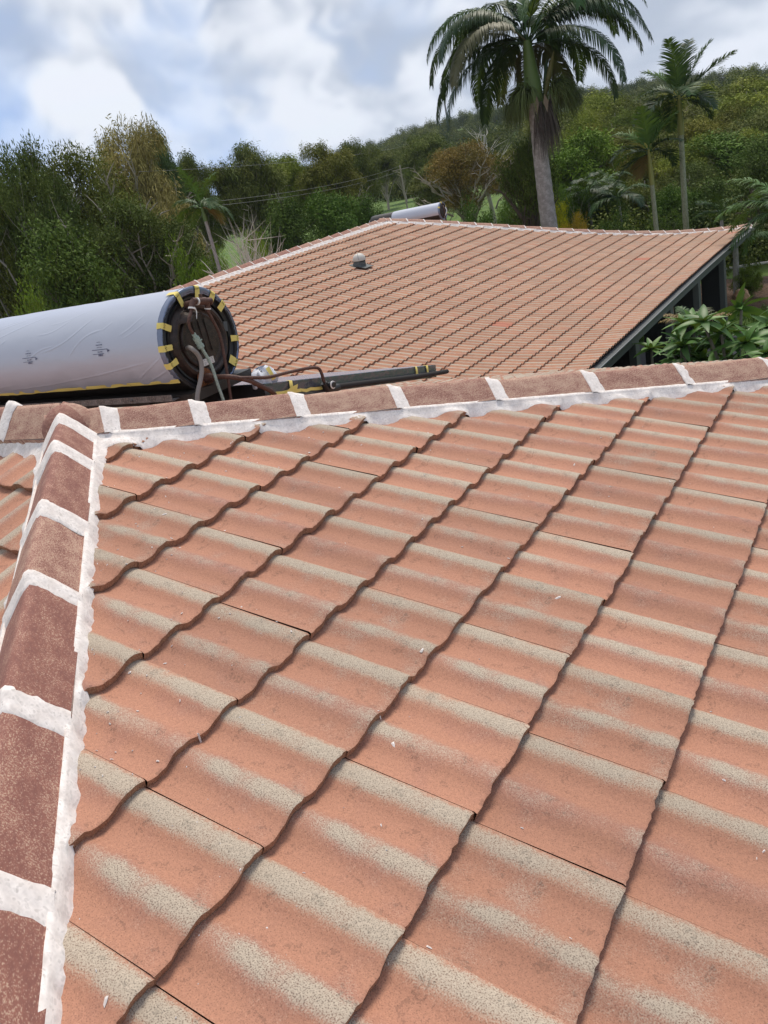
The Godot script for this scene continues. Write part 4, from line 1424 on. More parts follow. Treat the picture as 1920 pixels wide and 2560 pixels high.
func materials():
	var ts := tile_sheet()
	M.tile = mat(Color.WHITE, 0.88, 0.0, ts[0], ts[1], 0.06)
	var ed := mottled(128, Color8(132, 92, 71), Color8(166, 118, 92), Color8(182, 150, 122), 0.05, 0.3, 61, 0.62)
	M.edge = mat(Color.WHITE, 0.95, 0.0, ed[0], ed[1], 0.3)
	M.edge.uv1_triplanar = true; M.edge.uv1_scale = Vector3.ONE * 6.0
	M.tile_far = mat(lin(0.36, 0.19, 0.125), 0.9)
	var cs := cap_sheet()
	M.cap = mat(Color.WHITE, 0.85, 0.0, cs[0], cs[1], 0.05)
	var mo := mottled(256, Color8(232, 225, 221), Color8(210, 201, 196), Color8(176, 170, 166), 0.02, 0.06, 71, 0.68)
	M.mortar = mat(Color.WHITE, 0.85, 0.0, mo[0], mo[1], 0.06)
	M.mortar.uv1_triplanar = true; M.mortar.uv1_scale = Vector3.ONE * 4.0
	M.batten = mat(lin(0.03, 0.022, 0.018), 0.95)
	M.charcoal = mat(lin(0.068, 0.076, 0.078), 0.6)
	M.black_screen = mat(lin(0.006, 0.006, 0.008), 0.8)
	M.pale_metal = mat(lin(0.24, 0.25, 0.25), 0.5, 0.2)
	M.vent_dome = mat(lin(0.50, 0.48, 0.44), 0.6)
	M.render_wall = mat(lin(0.6, 0.55, 0.45), 0.9)
	M.cream = mat(lin(0.68, 0.64, 0.52), 0.9)
	M.concrete = mat(lin(0.20, 0.19, 0.18), 0.9)
	var wk := wrinkle_height()
	M.film = mat(lin(0.45, 0.475, 0.55), 0.38, 0.2, null, wk, 0.35)
	M.film_dark = mat(lin(0.17, 0.20, 0.28), 0.25, 0.4)
	M.film_blue = mat(lin(0.30, 0.36, 0.48), 0.2, 0.3)
	M.clear_film = mat(Color(0.9, 0.93, 1.0, 0.07), 0.12)
	M.clear_film.transparency = BaseMaterial3D.TRANSPARENCY_ALPHA
	M.milky_film = mat(lin(0.62, 0.65, 0.72), 0.5)
	M.milky_film.backlight_enabled = true; M.milky_film.backlight = Color(0.5, 0.5, 0.55)
	M.ink = mat(lin(0.035, 0.04, 0.11), 0.7)
	M.tape = mat(lin(0.72, 0.58, 0.16), 0.75)
	M.dark_tank = mat(lin(0.022, 0.018, 0.016), 0.45)
	M.black_gloss = mat(lin(0.010, 0.010, 0.012), 0.45)
	var ru := mottled(256, Color8(36, 28, 26), Color8(58, 45, 41), Color8(88, 62, 49), 0.02, 0.12, 83, 0.70)
	M.rusty_plate = mat(Color.WHITE, 0.42, 0.25, ru[0], ru[1], 0.08)
	M.rusty_plate.uv1_triplanar = true; M.rusty_plate.uv1_scale = Vector3.ONE * 4.0
	var rb := mottled(128, Color8(66, 42, 36), Color8(88, 60, 52), Color8(112, 84, 70), 0.04, 0.2, 87, 0.66)
	M.rust_brown = mat(Color.WHITE, 0.6, 0.2, rb[0], rb[1], 0.06)
	M.rust_brown.uv1_triplanar = true; M.rust_brown.uv1_scale = Vector3.ONE * 12.0
	var oru := mottled(128, Color8(120, 70, 36), Color8(84, 52, 38), Color8(170, 104, 50), 0.03, 0.15, 89, 0.6)
	M.orange_rust = mat(Color.WHITE, 0.9, 0.0, oru[0])
	M.orange_rust.uv1_triplanar = true; M.orange_rust.uv1_scale = Vector3.ONE * 10.0
	var vd := mottled(128, Color8(150, 170, 158), Color8(112, 128, 122), Color8(192, 202, 194), 0.04, 0.2, 93, 0.6)
	M.verdigris = mat(Color.WHITE, 0.8, 0.1, vd[0])
	M.verdigris.uv1_triplanar = true; M.verdigris.uv1_scale = Vector3.ONE * 14.0
	M.hose = mat(lin(0.20, 0.18, 0.165), 0.6)
	M.white_plastic = mat(lin(0.75, 0.74, 0.72), 0.5)
	M.label_white = mat(lin(0.62, 0.58, 0.54), 0.6)
	M.grey_paint = mat(lin(0.06, 0.065, 0.075), 0.4)
	var ga := mottled(128, Color8(128, 124, 122), Color8(104, 98, 96), Color8(150, 140, 132), 0.02, 0.1, 97, 0.66)
	M.galvanised = mat(Color.WHITE, 0.5, 0.45, ga[0])
	M.galvanised.uv1_triplanar = true; M.galvanised.uv1_scale = Vector3.ONE * 5.0
	M.black_foam = mat(lin(0.02, 0.018, 0.018), 0.95)
	# land and plants
	var gr := mottled(512, Color8(64, 92, 34), Color8(90, 114, 46), Color8(128, 126, 66), 0.012, 0.2, 101, 0.72)
	M.grass = mat(Color.WHITE, 1.0, 0.0, gr[0], gr[1], 3.0)
	M.grass.uv1_triplanar = true; M.grass.uv1_scale = Vector3.ONE * 0.12
	var di := mottled(256, Color8(74, 58, 46), Color8(104, 80, 62), Color8(132, 108, 84), 0.03, 0.2, 107, 0.66)
	M.dirt = mat(Color.WHITE, 1.0, 0.0, di[0], di[1], 4.0)
	M.dirt.uv1_triplanar = true; M.dirt.uv1_scale = Vector3.ONE * 0.5
	var bo := mottled(128, Color8(168, 132, 104), Color8(196, 158, 126), Color8(118, 90, 72), 0.03, 0.1, 109, 0.68)
	M.boulder = mat(Color.WHITE, 0.95, 0.0, bo[0], bo[1], 1.0)
	M.boulder.uv1_triplanar = true
	M.pale_bark = mat(lin(0.30, 0.27, 0.22), 0.95)
	M.gum_bark = mat(lin(0.36, 0.31, 0.25), 0.95)
	M.dark_bark = mat(lin(0.085, 0.065, 0.05), 0.95)
	M.dead_bark = mat(lin(0.52, 0.49, 0.43), 0.95)
	M.frangipani_bark = mat(lin(0.17, 0.155, 0.125), 0.9)
	var pt := mottled(128, Color8(138, 134, 130), Color8(164, 160, 156), Color8(104, 99, 95), 0.03, 0.2, 113, 0.64)
	M.palm_trunk = mat(Color.WHITE, 0.95, 0.0, pt[0])
	M.palm_trunk.uv1_scale = Vector3(2, 1.2, 1)
	var ps := mottled(128, Color8(150, 150, 128), Color8(122, 128, 96), Color8(176, 174, 156), 0.03, 0.2, 117, 0.64)
	M.slim_trunk = mat(Color.WHITE, 0.95, 0.0, ps[0])
	M.slim_trunk.uv1_scale = Vector3(2, 1.2, 1)
	M.crownshaft = mat(lin(0.085, 0.145, 0.035), 0.45)
	M.crownshaft_yellow = mat(lin(0.22, 0.22, 0.05), 0.5)
	M.spathe = mat(lin(0.10, 0.095, 0.025), 0.6)
	M.skirt = mat(lin(0.090, 0.076, 0.068), 0.95)
	M.strand_green = mat(lin(0.085, 0.115, 0.030), 0.85)
	M.husk = mat(lin(0.22, 0.17, 0.13), 0.9)
	for k in [["frond_dark", 0.022, 0.048, 0.020], ["frond", 0.040, 0.085, 0.026], ["frond_old", 0.085, 0.085, 0.045], ["frond_bright", 0.065, 0.135, 0.030], ["frond_tan", 0.19, 0.13, 0.05], ["frangipani_0", 0.070, 0.150, 0.034], ["frangipani_1", 0.10, 0.19, 0.042], ["frangipani_2", 0.050, 0.110, 0.030]]:
		var m := mat(lin(k[1], k[2], k[3]), 0.42 if k[0].begins_with("frangi") else 0.5)
		m.backlight_enabled = true; m.backlight = Color(0.22, 0.27, 0.08); m.metallic_specular = 0.3
		M[k[0]] = m
	M.leaf = mat(Color.WHITE, 0.7)
	M.leaf.metallic_specular = 0.25
	M.leaf.vertex_color_use_as_albedo = true
	for k in [["dark", 0.95, 1.0, 0.85], ["deep", 0.95, 1.1, 0.8], ["olive", 1.3, 1.15, 0.85], ["green", 1.0, 1.0, 0.9], ["fresh", 1.5, 1.55, 0.95], ["blue", 0.75, 0.95, 1.15], ["gold", 1.0, 1.0, 1.0], ["lime", 1.6, 1.6, 1.0], ["plain", 1.0, 1.0, 0.95], ["rust", 1.0, 1.0, 1.0], ["yellow", 4.2, 2.6, 0.6], ["rustleaf", 3.4, 1.7, 0.9]]:
		var m := mat(Color(1, 1, 1), 0.7)
		m.metallic_specular = 0.25
		m.albedo_color = lin(k[1] * 0.95, k[2] * 0.98, k[3] * 0.72)
		m.vertex_color_use_as_albedo = true
		m.backlight_enabled = true; m.backlight = Color(0.30, 0.34, 0.10)
		M["leaf_" + k[0]] = m
	M.cable = mat(lin(0.20, 0.20, 0.19), 0.8)

func lv(r: float, g: float, b: float) -> Color: return Color(r, g, b)

func tree_models():
	# leaf colours here are twice the real ones; the tinted leaf materials halve them
	models.paperbark = tree_model({"sd": 3, "h0": 0.06, "r": 3.6, "clumps": 84, "per": 24, "cr": 0.85, "kind": "fine", "size": 1.15, "a": lv(0.075, 0.105, 0.040), "b": lv(0.13, 0.15, 0.055), "tr": 0.20, "bark": "pale_bark", "bare": 26})
	models.paperbark_b = tree_model({"sd": 14, "h0": 0.08, "r": 3.8, "clumps": 84, "per": 24, "cr": 0.85, "kind": "fine", "size": 1.15, "a": lv(0.08, 0.11, 0.04), "b": lv(0.15, 0.17, 0.06), "tr": 0.20, "bark": "pale_bark", "bare": 20})
	models.gum = tree_model({"sd": 5, "h0": 0.36, "r": 3.3, "clumps": 60, "per": 28, "cr": 0.9, "kind": "narrow", "size": 1.15, "a": lv(0.095, 0.120, 0.045), "b": lv(0.17, 0.18, 0.065), "tr": 0.22, "bark": "gum_bark", "bare": 4})
	models.gum_b = tree_model({"sd": 26, "h0": 0.34, "r": 3.5, "clumps": 62, "per": 28, "cr": 0.9, "kind": "narrow", "size": 1.15, "a": lv(0.095, 0.120, 0.045), "b": lv(0.18, 0.185, 0.065), "tr": 0.22, "bark": "gum_bark", "bare": 5})
	models.gum_c = tree_model({"sd": 41, "h0": 0.30, "r": 3.4, "clumps": 30, "per": 50, "cr": 1.4, "kind": "narrow", "size": 1.1, "a": lv(0.085, 0.110, 0.040), "b": lv(0.19, 0.195, 0.065), "tr": 0.22, "bark": "gum_bark", "bare": 6})
	models.golden = tree_model({"sd": 7, "h0": 0.22, "r": 3.0, "clumps": 56, "per": 20, "cr": 0.95, "kind": "narrow", "size": 1.0, "a": lv(0.20, 0.175, 0.07), "b": lv(0.42, 0.335, 0.16), "tr": 0.16, "bark": "pale_bark", "bare": 12})
	models.mango = tree_model({"sd": 9, "h0": 0.05, "r": 3.9, "clumps": 56, "per": 26, "cr": 1.15, "kind": "broad", "size": 1.3, "a": lv(0.065, 0.105, 0.032), "b": lv(0.125, 0.165, 0.045), "tr": 0.24, "bark": "dark_bark", "bare": 4})
	models.mango_b = tree_model({"sd": 31, "h0": 0.05, "r": 4.2, "clumps": 60, "per": 26, "cr": 1.15, "kind": "glossy", "size": 1.3, "a": lv(0.065, 0.105, 0.032), "b": lv(0.13, 0.18, 0.045), "tr": 0.24, "bark": "dark_bark", "bare": 4})
	models.gnarly = tree_model({"sd": 11, "h0": 0.30, "r": 3.9, "clumps": 46, "per": 16, "cr": 0.95, "kind": "fine", "size": 1.2, "a": lv(0.13, 0.115, 0.04), "b": lv(0.28, 0.175, 0.06), "tr": 0.28, "bark": "gum_bark", "bare": 22})
	models.bush = tree_model({"sd": 13, "h0": 0.0, "r": 5.2, "clumps": 40, "per": 24, "cr": 1.6, "kind": "glossy", "size": 1.5, "a": lv(0.065, 0.11, 0.03), "b": lv(0.13, 0.19, 0.045), "tr": 0.14, "bark": "dark_bark", "bare": 3})
	models.bush_b = tree_model({"sd": 17, "h0": 0.0, "r": 5.6, "clumps": 40, "per": 22, "cr": 1.6, "kind": "broad", "size": 1.5, "a": lv(0.07, 0.11, 0.03), "b": lv(0.14, 0.19, 0.05), "tr": 0.14, "bark": "pale_bark", "bare": 8})
	models.figtree = tree_model({"sd": 19, "h0": 0.45, "r": 3.6, "clumps": 44, "per": 24, "cr": 1.1, "kind": "broad", "size": 1.3, "a": lv(0.06, 0.09, 0.03), "b": lv(0.11, 0.14, 0.045), "tr": 0.42, "bark": "dark_bark", "bare": 6})
	models.dead = tree_model({"sd": 23, "h0": 0.35, "r": 1.6, "clumps": 14, "per": 0, "cr": 0.8, "kind": "fine", "size": 1.0, "a": lv(0.1, 0.1, 0.1), "b": lv(0.1, 0.1, 0.1), "tr": 0.17, "bark": "dead_bark", "bare": 0})
	models.bare_shrub = tree_model({"sd": 37, "h0": 0.25, "r": 4.6, "clumps": 110, "per": 0, "cr": 1.9, "kind": "fine", "size": 1.0, "a": lv(0.1, 0.1, 0.1), "b": lv(0.1, 0.1, 0.1), "tr": 0.26, "bark": "dead_bark", "bare": 16})

func mass(called: String, label: String, category: String, sd: int, crowns: int, near_d: float, far_d: float, az0: float, az1: float, hmin: float, hmax: float, wide: float, per: int, size: float, tint: String, keep: Callable):
	var r := RandomNumberGenerator.new(); r.seed = sd
	var xs := []
	var cs := []
	for k in crowns:
		var az := deg_to_rad(lerpf(az0, az1, r.randf()))
		var d := sqrt(lerpf(near_d * near_d, far_d * far_d, r.randf()))
		var x := CAM.x + sin(az) * d
		var z := CAM.z - cos(az) * d
		if not keep.call(x, z, d): continue
		var y := land(x, z)
		var h := r.randf_range(hmin, hmax)
		var w := wide * r.randf_range(0.7, 1.3)
		var tone := r.randf()
		var base := Color(0.05, 0.075, 0.028).lerp(Color(0.17, 0.18, 0.06), tone)
		for q in per:
			var dd := Vector3(r.randfn(), r.randfn(), r.randfn()).normalized() * pow(r.randf(), 0.4)
			var yy := y + h * 0.56 + dd.y * h * 0.46
			xs.append(turned(r, Vector3(x + dd.x * w, yy, z + dd.z * w), size * r.randf_range(0.7, 1.3)))
			var v := r.randf_range(0.7, 1.3)
			cs.append(Color(base.r * v, base.g * v, base.b * v))
	var o := scatter(sprig("mass", sd), xs, cs)
	o.name = numbered(called)
	o.material_override = M["leaf_" + tint]
	add_child(o, true)
	tag(o, label, category, "", "stuff")

func gardens():
	plant("paperbark_tree", "paperbark", Vector3(-21.38, -4.80, -15.73), 9.06, 0.460, "dark", "dark green tree with thin pale trunks standing at the left edge of the picture", "tree")
	plant("paperbark_tree", "paperbark_b", Vector3(-23.06, -4.80, -15.05), 9.27, 0.474, "olive", "olive tree cut by the left edge, only its right side in the picture", "tree")
	plant("paperbark_tree", "paperbark_b", Vector3(-23.36, -4.80, -19.70), 9.06, 0.624, "olive", "wide olive green tree in front of the tall golden brown tree", "tree")
	plant("gum_tree", "golden", Vector3(-26.64, -4.73, -25.07), 10.47, 0.717, "gold", "tall golden brown gum tree rising above the dark trees on the left", "tree")
	plant("gum_tree", "gum", Vector3(-30.69, -4.38, -30.98), 10.28, 0.372, "blue", "dark green crown showing just behind the right shoulder of the golden brown tree", "tree")
	plant("paperbark_tree", "paperbark", Vector3(-18.57, -4.80, -17.60), 6.84, 0.585, "dark", "low dark tree full of bare branches right below the golden brown tree", "tree")
	plant("broadleaf_tree", "mango", Vector3(-18.71, -4.80, -14.30), 6.56, 0.523, "dark", "very dark low tree above the big water tank at the far left", "tree")
	plant("gum_tree", "golden", Vector3(-23.65, -4.79, -23.87), 6.95, 0.430, "gold", "smaller golden leaved tree at the foot of the tall golden brown one", "tree")
	plant("gum_tree", "gum", Vector3(-31.68, -4.15, -34.21), 8.88, 0.440, "green", "narrow rounded gum tree, first to the right of the sky gap beside the golden tree", "tree")
	plant("gum_tree", "gum_b", Vector3(-31.01, -3.98, -37.52), 8.77, 0.691, "green", "broad domed gum tree crossed by the upper power cable", "tree")
	plant("gum_tree", "gum", Vector3(-32.17, -3.51, -43.02), 7.60, 0.627, "fresh", "mid green gum tree between the broad domed gum and the forked one", "tree")
	plant("gum_tree", "gum_b", Vector3(-28.07, -3.80, -42.32), 7.97, 0.650, "olive", "tall gum tree with pale forked limbs behind the dark hedge of mango trees", "tree")
	plant("gum_tree", "gum", Vector3(-32.07, -2.77, -51.69), 7.21, 0.564, "green", "gum tree to the right of the forked one, its top touching the cloud", "tree")
	plant("mango_tree", "mango", Vector3(-22.53, -4.70, -30.25), 5.98, 0.519, "dark", "left tree of the dense dark green row behind the far roof ridge", "tree")
	plant("mango_tree", "mango_b", Vector3(-21.43, -4.66, -32.32), 5.82, 0.479, "deep", "middle tree of the dense dark green row behind the far roof ridge", "tree")
	plant("mango_tree", "mango", Vector3(-21.68, -4.51, -35.78), 5.11, 0.386, "deep", "right tree of the dense dark green row, beside the small far water tank", "tree")
	plant("shrub", "bush", Vector3(-15.58, -4.80, -16.39), 5.25, 0.174, "lime", "yellowish green shrub behind the ridge of the far roof near the big tank", "shrub")
	plant("shrub", "bush_b", Vector3(-15.78, -4.80, -17.59), 4.98, 0.098, "lime", "low yellow green shrub at the foot of the leafless frangipani", "shrub")
	plant("shrub", "bush_b", Vector3(-14.73, -4.80, -18.54), 5.08, 0.154, "lime", "pale twiggy shrub to the right of the bare frangipani", "shrub")
	plant("gum_tree", "gum_b", Vector3(-40.93, -1.06, -69.75), 5.38, 0.628, "plain", "greyish gum tree far off above the small far water tank", "tree")
	plant("gum_tree", "gum", Vector3(-43.29, -0.90, -77.65), 5.42, 0.689, "plain", "small distant gum tree left of the dark pointed one", "tree")
	plant("gum_tree", "gum", Vector3(-33.49, -1.59, -64.81), 6.04, 0.836, "dark", "dark ragged gum tree standing highest left of the big palm", "tree")
	plant("gum_tree", "gum_b", Vector3(-25.11, -3.19, -51.15), 4.84, 0.598, "green", "green tree below the dark ragged gum, left of the orange tinted one", "tree")
	plant("poinciana_tree", "gnarly", Vector3(-20.07, -3.98, -44.73), 6.22, 0.717, "rust", "orange tinted tree with many crooked bare limbs above the small far tank", "tree")
	plant("shrub", "bush", Vector3(-11.78, -4.79, -28.75), 4.39, 0.199, "deep", "glossy dark bush directly right of the small far water tank", "shrub")
	plant("shrub", "bush_b", Vector3(-10.15, -4.79, -28.39), 4.35, 0.197, "deep", "glossy dark bush touching the left of the big palm trunk", "shrub")
	plant("fig_tree", "figtree", Vector3(-8.42, -4.80, -25.86), 6.08, 0.291, "dark", "old dark tree with a rough brown trunk just behind the big palm", "tree")
	plant("gum_tree", "gum_b", Vector3(-21.81, -2.98, -54.94), 4.49, 0.566, "olive", "olive gum tree seen under the hanging fronds left of the big palm trunk", "tree")
	plant("broadleaf_tree", "mango_b", Vector3(-12.28, -4.38, -42.56), 5.73, 0.683, "fresh", "round light green tree just right of the big palm trunk", "tree")
	plant("gum_tree", "gum_c", Vector3(-17.34, -3.19, -54.56), 6.63, 0.897, "green", "hillside gum tree whose top shows right behind the big palm", "tree")
	plant("gum_tree", "gum_c", Vector3(-16.55, -2.77, -59.05), 6.78, 0.919, "fresh", "hillside gum tree on the skyline under the right hand palm fronds", "tree")
	plant("gum_tree", "gum_c", Vector3(-14.21, -2.98, -57.67), 6.09, 0.816, "green", "hillside gum tree on the skyline left of the tall slim palm", "tree")
	plant("gum_tree", "gum_c", Vector3(-13.05, -2.66, -61.09), 5.61, 0.817, "olive", "hillside gum tree hidden behind the crown of the tall slim palm", "tree")
	plant("gum_tree", "gum_c", Vector3(-11.28, -2.45, -63.55), 5.42, 0.882, "fresh", "hillside gum tree just right of the tall slim palm's crown", "tree")
	plant("gum_tree", "gum_c", Vector3(-8.54, -2.77, -61.04), 5.42, 0.957, "green", "hillside gum tree on the skyline, second from the right edge", "tree")
	plant("gum_tree", "gum_c", Vector3(-6.19, -2.98, -59.40), 5.47, 1.039, "fresh", "hillside gum tree on the skyline at the right edge", "tree")
	plant("gum_tree", "gum_c", Vector3(-12.47, -3.98, -47.75), 5.58, 0.715, "olive", "gum tree halfway down the hillside above the short slim palm", "tree")
	plant("gum_tree", "gum_c", Vector3(-10.03, -4.07, -47.41), 5.17, 0.732, "green", "gum tree with a pale forked trunk between the two slim palms", "tree")
	plant("gum_tree", "gum_c", Vector3(-7.27, -3.98, -49.07), 4.80, 0.778, "olive", "gum tree halfway down the hillside right of the tall slim palm trunk", "tree")
	plant("gum_tree", "gum_c", Vector3(-4.89, -4.07, -48.47), 4.71, 0.854, "green", "gum tree halfway down the hillside at the right edge", "tree")
	plant("broadleaf_tree", "mango", Vector3(-11.25, -4.07, -47.07), 3.83, 0.638, "green", "dense tree directly behind the crown of the short slim palm", "tree")
	plant("gum_tree", "gum", Vector3(-9.28, -3.98, -48.63), 3.57, 0.705, "olive", "thin grey green tree between the two slim palm trunks", "tree")
	plant("broadleaf_tree", "mango_b", Vector3(-5.78, -4.31, -45.28), 4.24, 0.814, "deep", "big dark tree filling the slope right of the tall slim palm", "tree")
	plant("broadleaf_tree", "mango", Vector3(-3.01, -4.66, -39.65), 4.11, 0.469, "dark", "dark tree at the right edge behind the bright palm fronds", "tree")
	plant("gum_tree", "gum_c", Vector3(-14.49, -3.80, -49.20), 6.41, 0.581, "fresh", "bright gum crown seen between the big palm's right fronds and the skyline", "tree")
	plant("gum_tree", "gum_c", Vector3(-13.22, -3.55, -52.23), 5.74, 0.575, "deep", "dark gum crown under the skyline, above the short slim palm", "tree")
	plant("gum_tree", "gum_c", Vector3(-9.72, -4.38, -43.35), 4.77, 0.450, "olive", "olive gum with bare pale stems directly above the short slim palm's crown", "tree")
	plant("gum_tree", "gum_c", Vector3(-10.73, -3.30, -55.48), 4.82, 0.600, "deep", "dark gum crown just below the tall slim palm's lowest right fronds", "tree")
	plant("gum_tree", "gum_c", Vector3(-7.06, -4.38, -44.01), 4.40, 0.506, "fresh", "bright gum crown halfway up the hillside beside the tall slim palm trunk", "tree")
	plant("gum_tree", "gum_c", Vector3(-7.41, -3.30, -56.16), 4.65, 0.671, "olive", "olive gum crown below the skyline, a little left of the right edge", "tree")
	plant("gum_tree", "gum_c", Vector3(-5.09, -4.31, -45.40), 4.11, 0.546, "fresh", "bright gum crown above the big dark tree on the right slope", "tree")
	plant("gum_tree", "gum_c", Vector3(-5.02, -3.40, -55.53), 4.49, 0.659, "deep", "dark gum crown just under the skyline at the right edge", "tree")
	plant("gum_tree", "gum_c", Vector3(-14.06, -4.31, -42.98), 5.48, 0.402, "olive", "olive gum showing close beside the big palm's dry flower skirt", "tree")
	plant("paperbark_tree", "paperbark_b", Vector3(-6.21, -4.56, -41.12), 3.44, 0.437, "dark", "shadowy twiggy tree just right of the tall slim palm trunk", "tree")
	plant("shrub", "bush_b", Vector3(-9.44, -4.79, -32.96), 4.20, 0.230, "deep", "dark shrub right of the big palm trunk, below the round light tree", "shrub")
	plant("broadleaf_tree", "mango", Vector3(-8.55, -4.78, -34.31), 3.85, 0.382, "dark", "dark understorey tree midway between the big palm and the short slim palm", "tree")
	plant("paperbark_tree", "paperbark", Vector3(-7.80, -4.70, -37.65), 3.50, 0.463, "olive", "tangled twiggy tree behind the short slim palm trunk", "tree")
	plant("broadleaf_tree", "mango_b", Vector3(-5.62, -4.79, -34.08), 3.27, 0.282, "deep", "dark shrubby tree framed by the two slim palm trunks", "tree")
	plant("broadleaf_tree", "mango", Vector3(-4.31, -4.78, -35.38), 3.16, 0.396, "dark", "dark shrubby tree above the far corner of the tiled eave", "tree")
	plant("shrub", "bush", Vector3(-9.40, -4.79, -30.84), 4.10, 0.121, "yellow", "small yellow leaved shrub against the right side of the big palm trunk", "shrub")
	plant("shrub", "bush_b", Vector3(-7.80, -4.79, -28.24), 3.25, 0.133, "rustleaf", "low rusty brown shrub just above the far hip caps", "shrub")
	plant("shrub", "bush", Vector3(-6.66, -4.79, -29.66), 3.00, 0.203, "dark", "dark low shrub just above the far hip, left of the short slim palm", "shrub")
	plant("shrub", "bush_b", Vector3(-5.18, -4.79, -31.10), 2.58, 0.194, "dark", "dark low shrub between the feet of the two slim palms", "shrub")
	plant("leaning_tree", "figtree", Vector3(-1.16, -4.80, -28.80), 4.01, 0.375, "dark", "dark tree with a leaning trunk beyond the lawn at the right edge", "tree")
	plant("shrub", "bush", Vector3(-1.43, -4.80, -24.72), 1.38, 0.091, "olive", "dusty shrub on the bare bank beyond the lawn", "shrub")
	plant("dead_tree", "dead", Vector3(-19.95, -3.65, -48.11), 7.54, 1.0, "", "bare white dead tree on the slope left of the big palm", "tree")
	plant("bare_shrub", "bare_shrub", Vector3(-13.97, -4.75, -17.22), 5.97, 0.30, "", "leafless pale grey frangipani with upright twigs behind the far roof", "shrub")
	var st := Geo.new()
	st.tube(smooth_path([Vector3(0, -0.2, 0), Vector3(-0.1, 0.7, 0), Vector3(-0.55, 1.5, 0.1)]), [0.11, 0.10, 0.10, 0.09, 0.09, 0.08, 0.07, 0.06, 0.05], 7)
	var so := part("leaning_stump", st, M.dead_bark, self)
	so.position = Vector3(-25.06, -2.09, -62.25)
	tag(so, "leaning bare white stump on the sunny grass clearing", "stump")

	# palms
	var big := palm("royal_palm", "tall thick grey trunked palm with long drooping dark fronds and a green crownshaft", Vector3(-7.33, -4.75, -24.68), Vector3(-7.39, 3.98, -24.66), 1.75, 0.27, [[200, 62, 150, 1.0, "frond_dark"], [185, 40, 128, 1.02, "frond_dark"], [172, 20, 112, 1.0, "frond_dark"], [215, 8, 100, 0.92, "frond_dark"], [158, 66, 145, 1.0, "frond"], [232, 28, 120, 1.0, "frond_old"], [246, 5, 96, 0.85, "frond_old"], [262, 52, 140, 0.95, "frond"], [288, 30, 118, 1.0, "frond_dark"], [305, 58, 140, 1.05, "frond"], [330, 34, 118, 1.05, "frond_dark"], [345, 60, 135, 1.08, "frond"], [2, 40, 122, 1.08, "frond_dark"], [15, 16, 108, 1.0, "frond_dark"], [318, 6, 98, 0.92, "frond_dark"], [38, 62, 140, 1.0, "frond"], [112, 36, 125, 0.95, "frond_old"], [128, 58, 140, 1.0, "frond_dark"], [142, 6, 95, 0.95, "frond_dark"], [250, 78, 100, 0.95, "frond"], [276, 0, 92, 0.8, "frond_old"], [178, 50, 138, 1.05, "frond_dark"], [208, 30, 122, 1.0, "frond_dark"], [350, 48, 130, 1.05, "frond_dark"], [322, 46, 128, 1.0, "frond"], [220, 70, 150, 1.05, "frond_dark"]], 4.15, 0.85, M.frond, 3, "", "palm_trunk", 1.15)
	var r := RandomNumberGenerator.new(); r.seed = 55
	var o: Vector3 = big.position
	var skirt := Vector3(-7.12, 2.18, -24.65) - o
	var sg := Geo.new()
	for k in 26:
		var a := TAU * k / 26.0
		strands(sg, skirt + Vector3(cos(a) * 0.22, r.randf_range(-0.3, 0.0), sin(a) * 0.22), Vector3(cos(a) * 0.15, -1.6, sin(a) * 0.15), 0.9, 1.5, 18, 0.014, r, 0.55, 0.3)
	part("dry_flower_skirt", sg, M.skirt, big)
	for e in [[Vector3(-0.83, 0.0, 0.40), 1.0], [Vector3(0.80, 0.0, -0.65), 0.95]]:
		var fg := Geo.new()
		strands(fg, skirt + e[0].normalized() * 0.42 + Vector3(0, 0.30, 0), e[0].normalized() * 0.75 + Vector3(0, 0.35, 0), 0.9, 1.45 * e[1], 900, 0.020, r, 0.9, 0.5)
		part("flower_brush", fg, M.strand_green, big)
	for e in [[Vector3(0.42, 1.25, -0.16), 0.085, "spathe"], [Vector3(0.16, 1.1, -0.20), 0.07, "frond_dark"]]:
		var pg := Geo.new()
		var pp := []
		for k in 7: pp.append(skirt + Vector3(0.05, 0.1, -0.05) + e[0] * (k / 6.0) + Vector3(0, 0, 0))
		pg.tube(pp, [e[1] * 0.5, e[1] * 0.8, e[1], e[1], e[1] * 0.95, e[1] * 0.6, 0.01], 9)
		part("spathe", pg, M[e[2]], big)
	var hg := Geo.new()
	for k in 7:
		var a := TAU * k / 7.0
		var q := skirt + Vector3(cos(a) * 0.27, 0.1, sin(a) * 0.27)
		hg.face([q + Vector3(0, 0.12, 0), q + Vector3(-sin(a) * 0.09, -0.1, cos(a) * 0.09) + Vector3(cos(a), 0, sin(a)) * 0.06, q + Vector3(0, -0.42, 0) + Vector3(cos(a), 0, sin(a)) * 0.10, q + Vector3(sin(a) * 0.09, -0.1, -cos(a) * 0.09) + Vector3(cos(a), 0, sin(a)) * 0.06], Vector3(cos(a), 0, sin(a)))
	part("dry_husk", hg, M.husk, big)
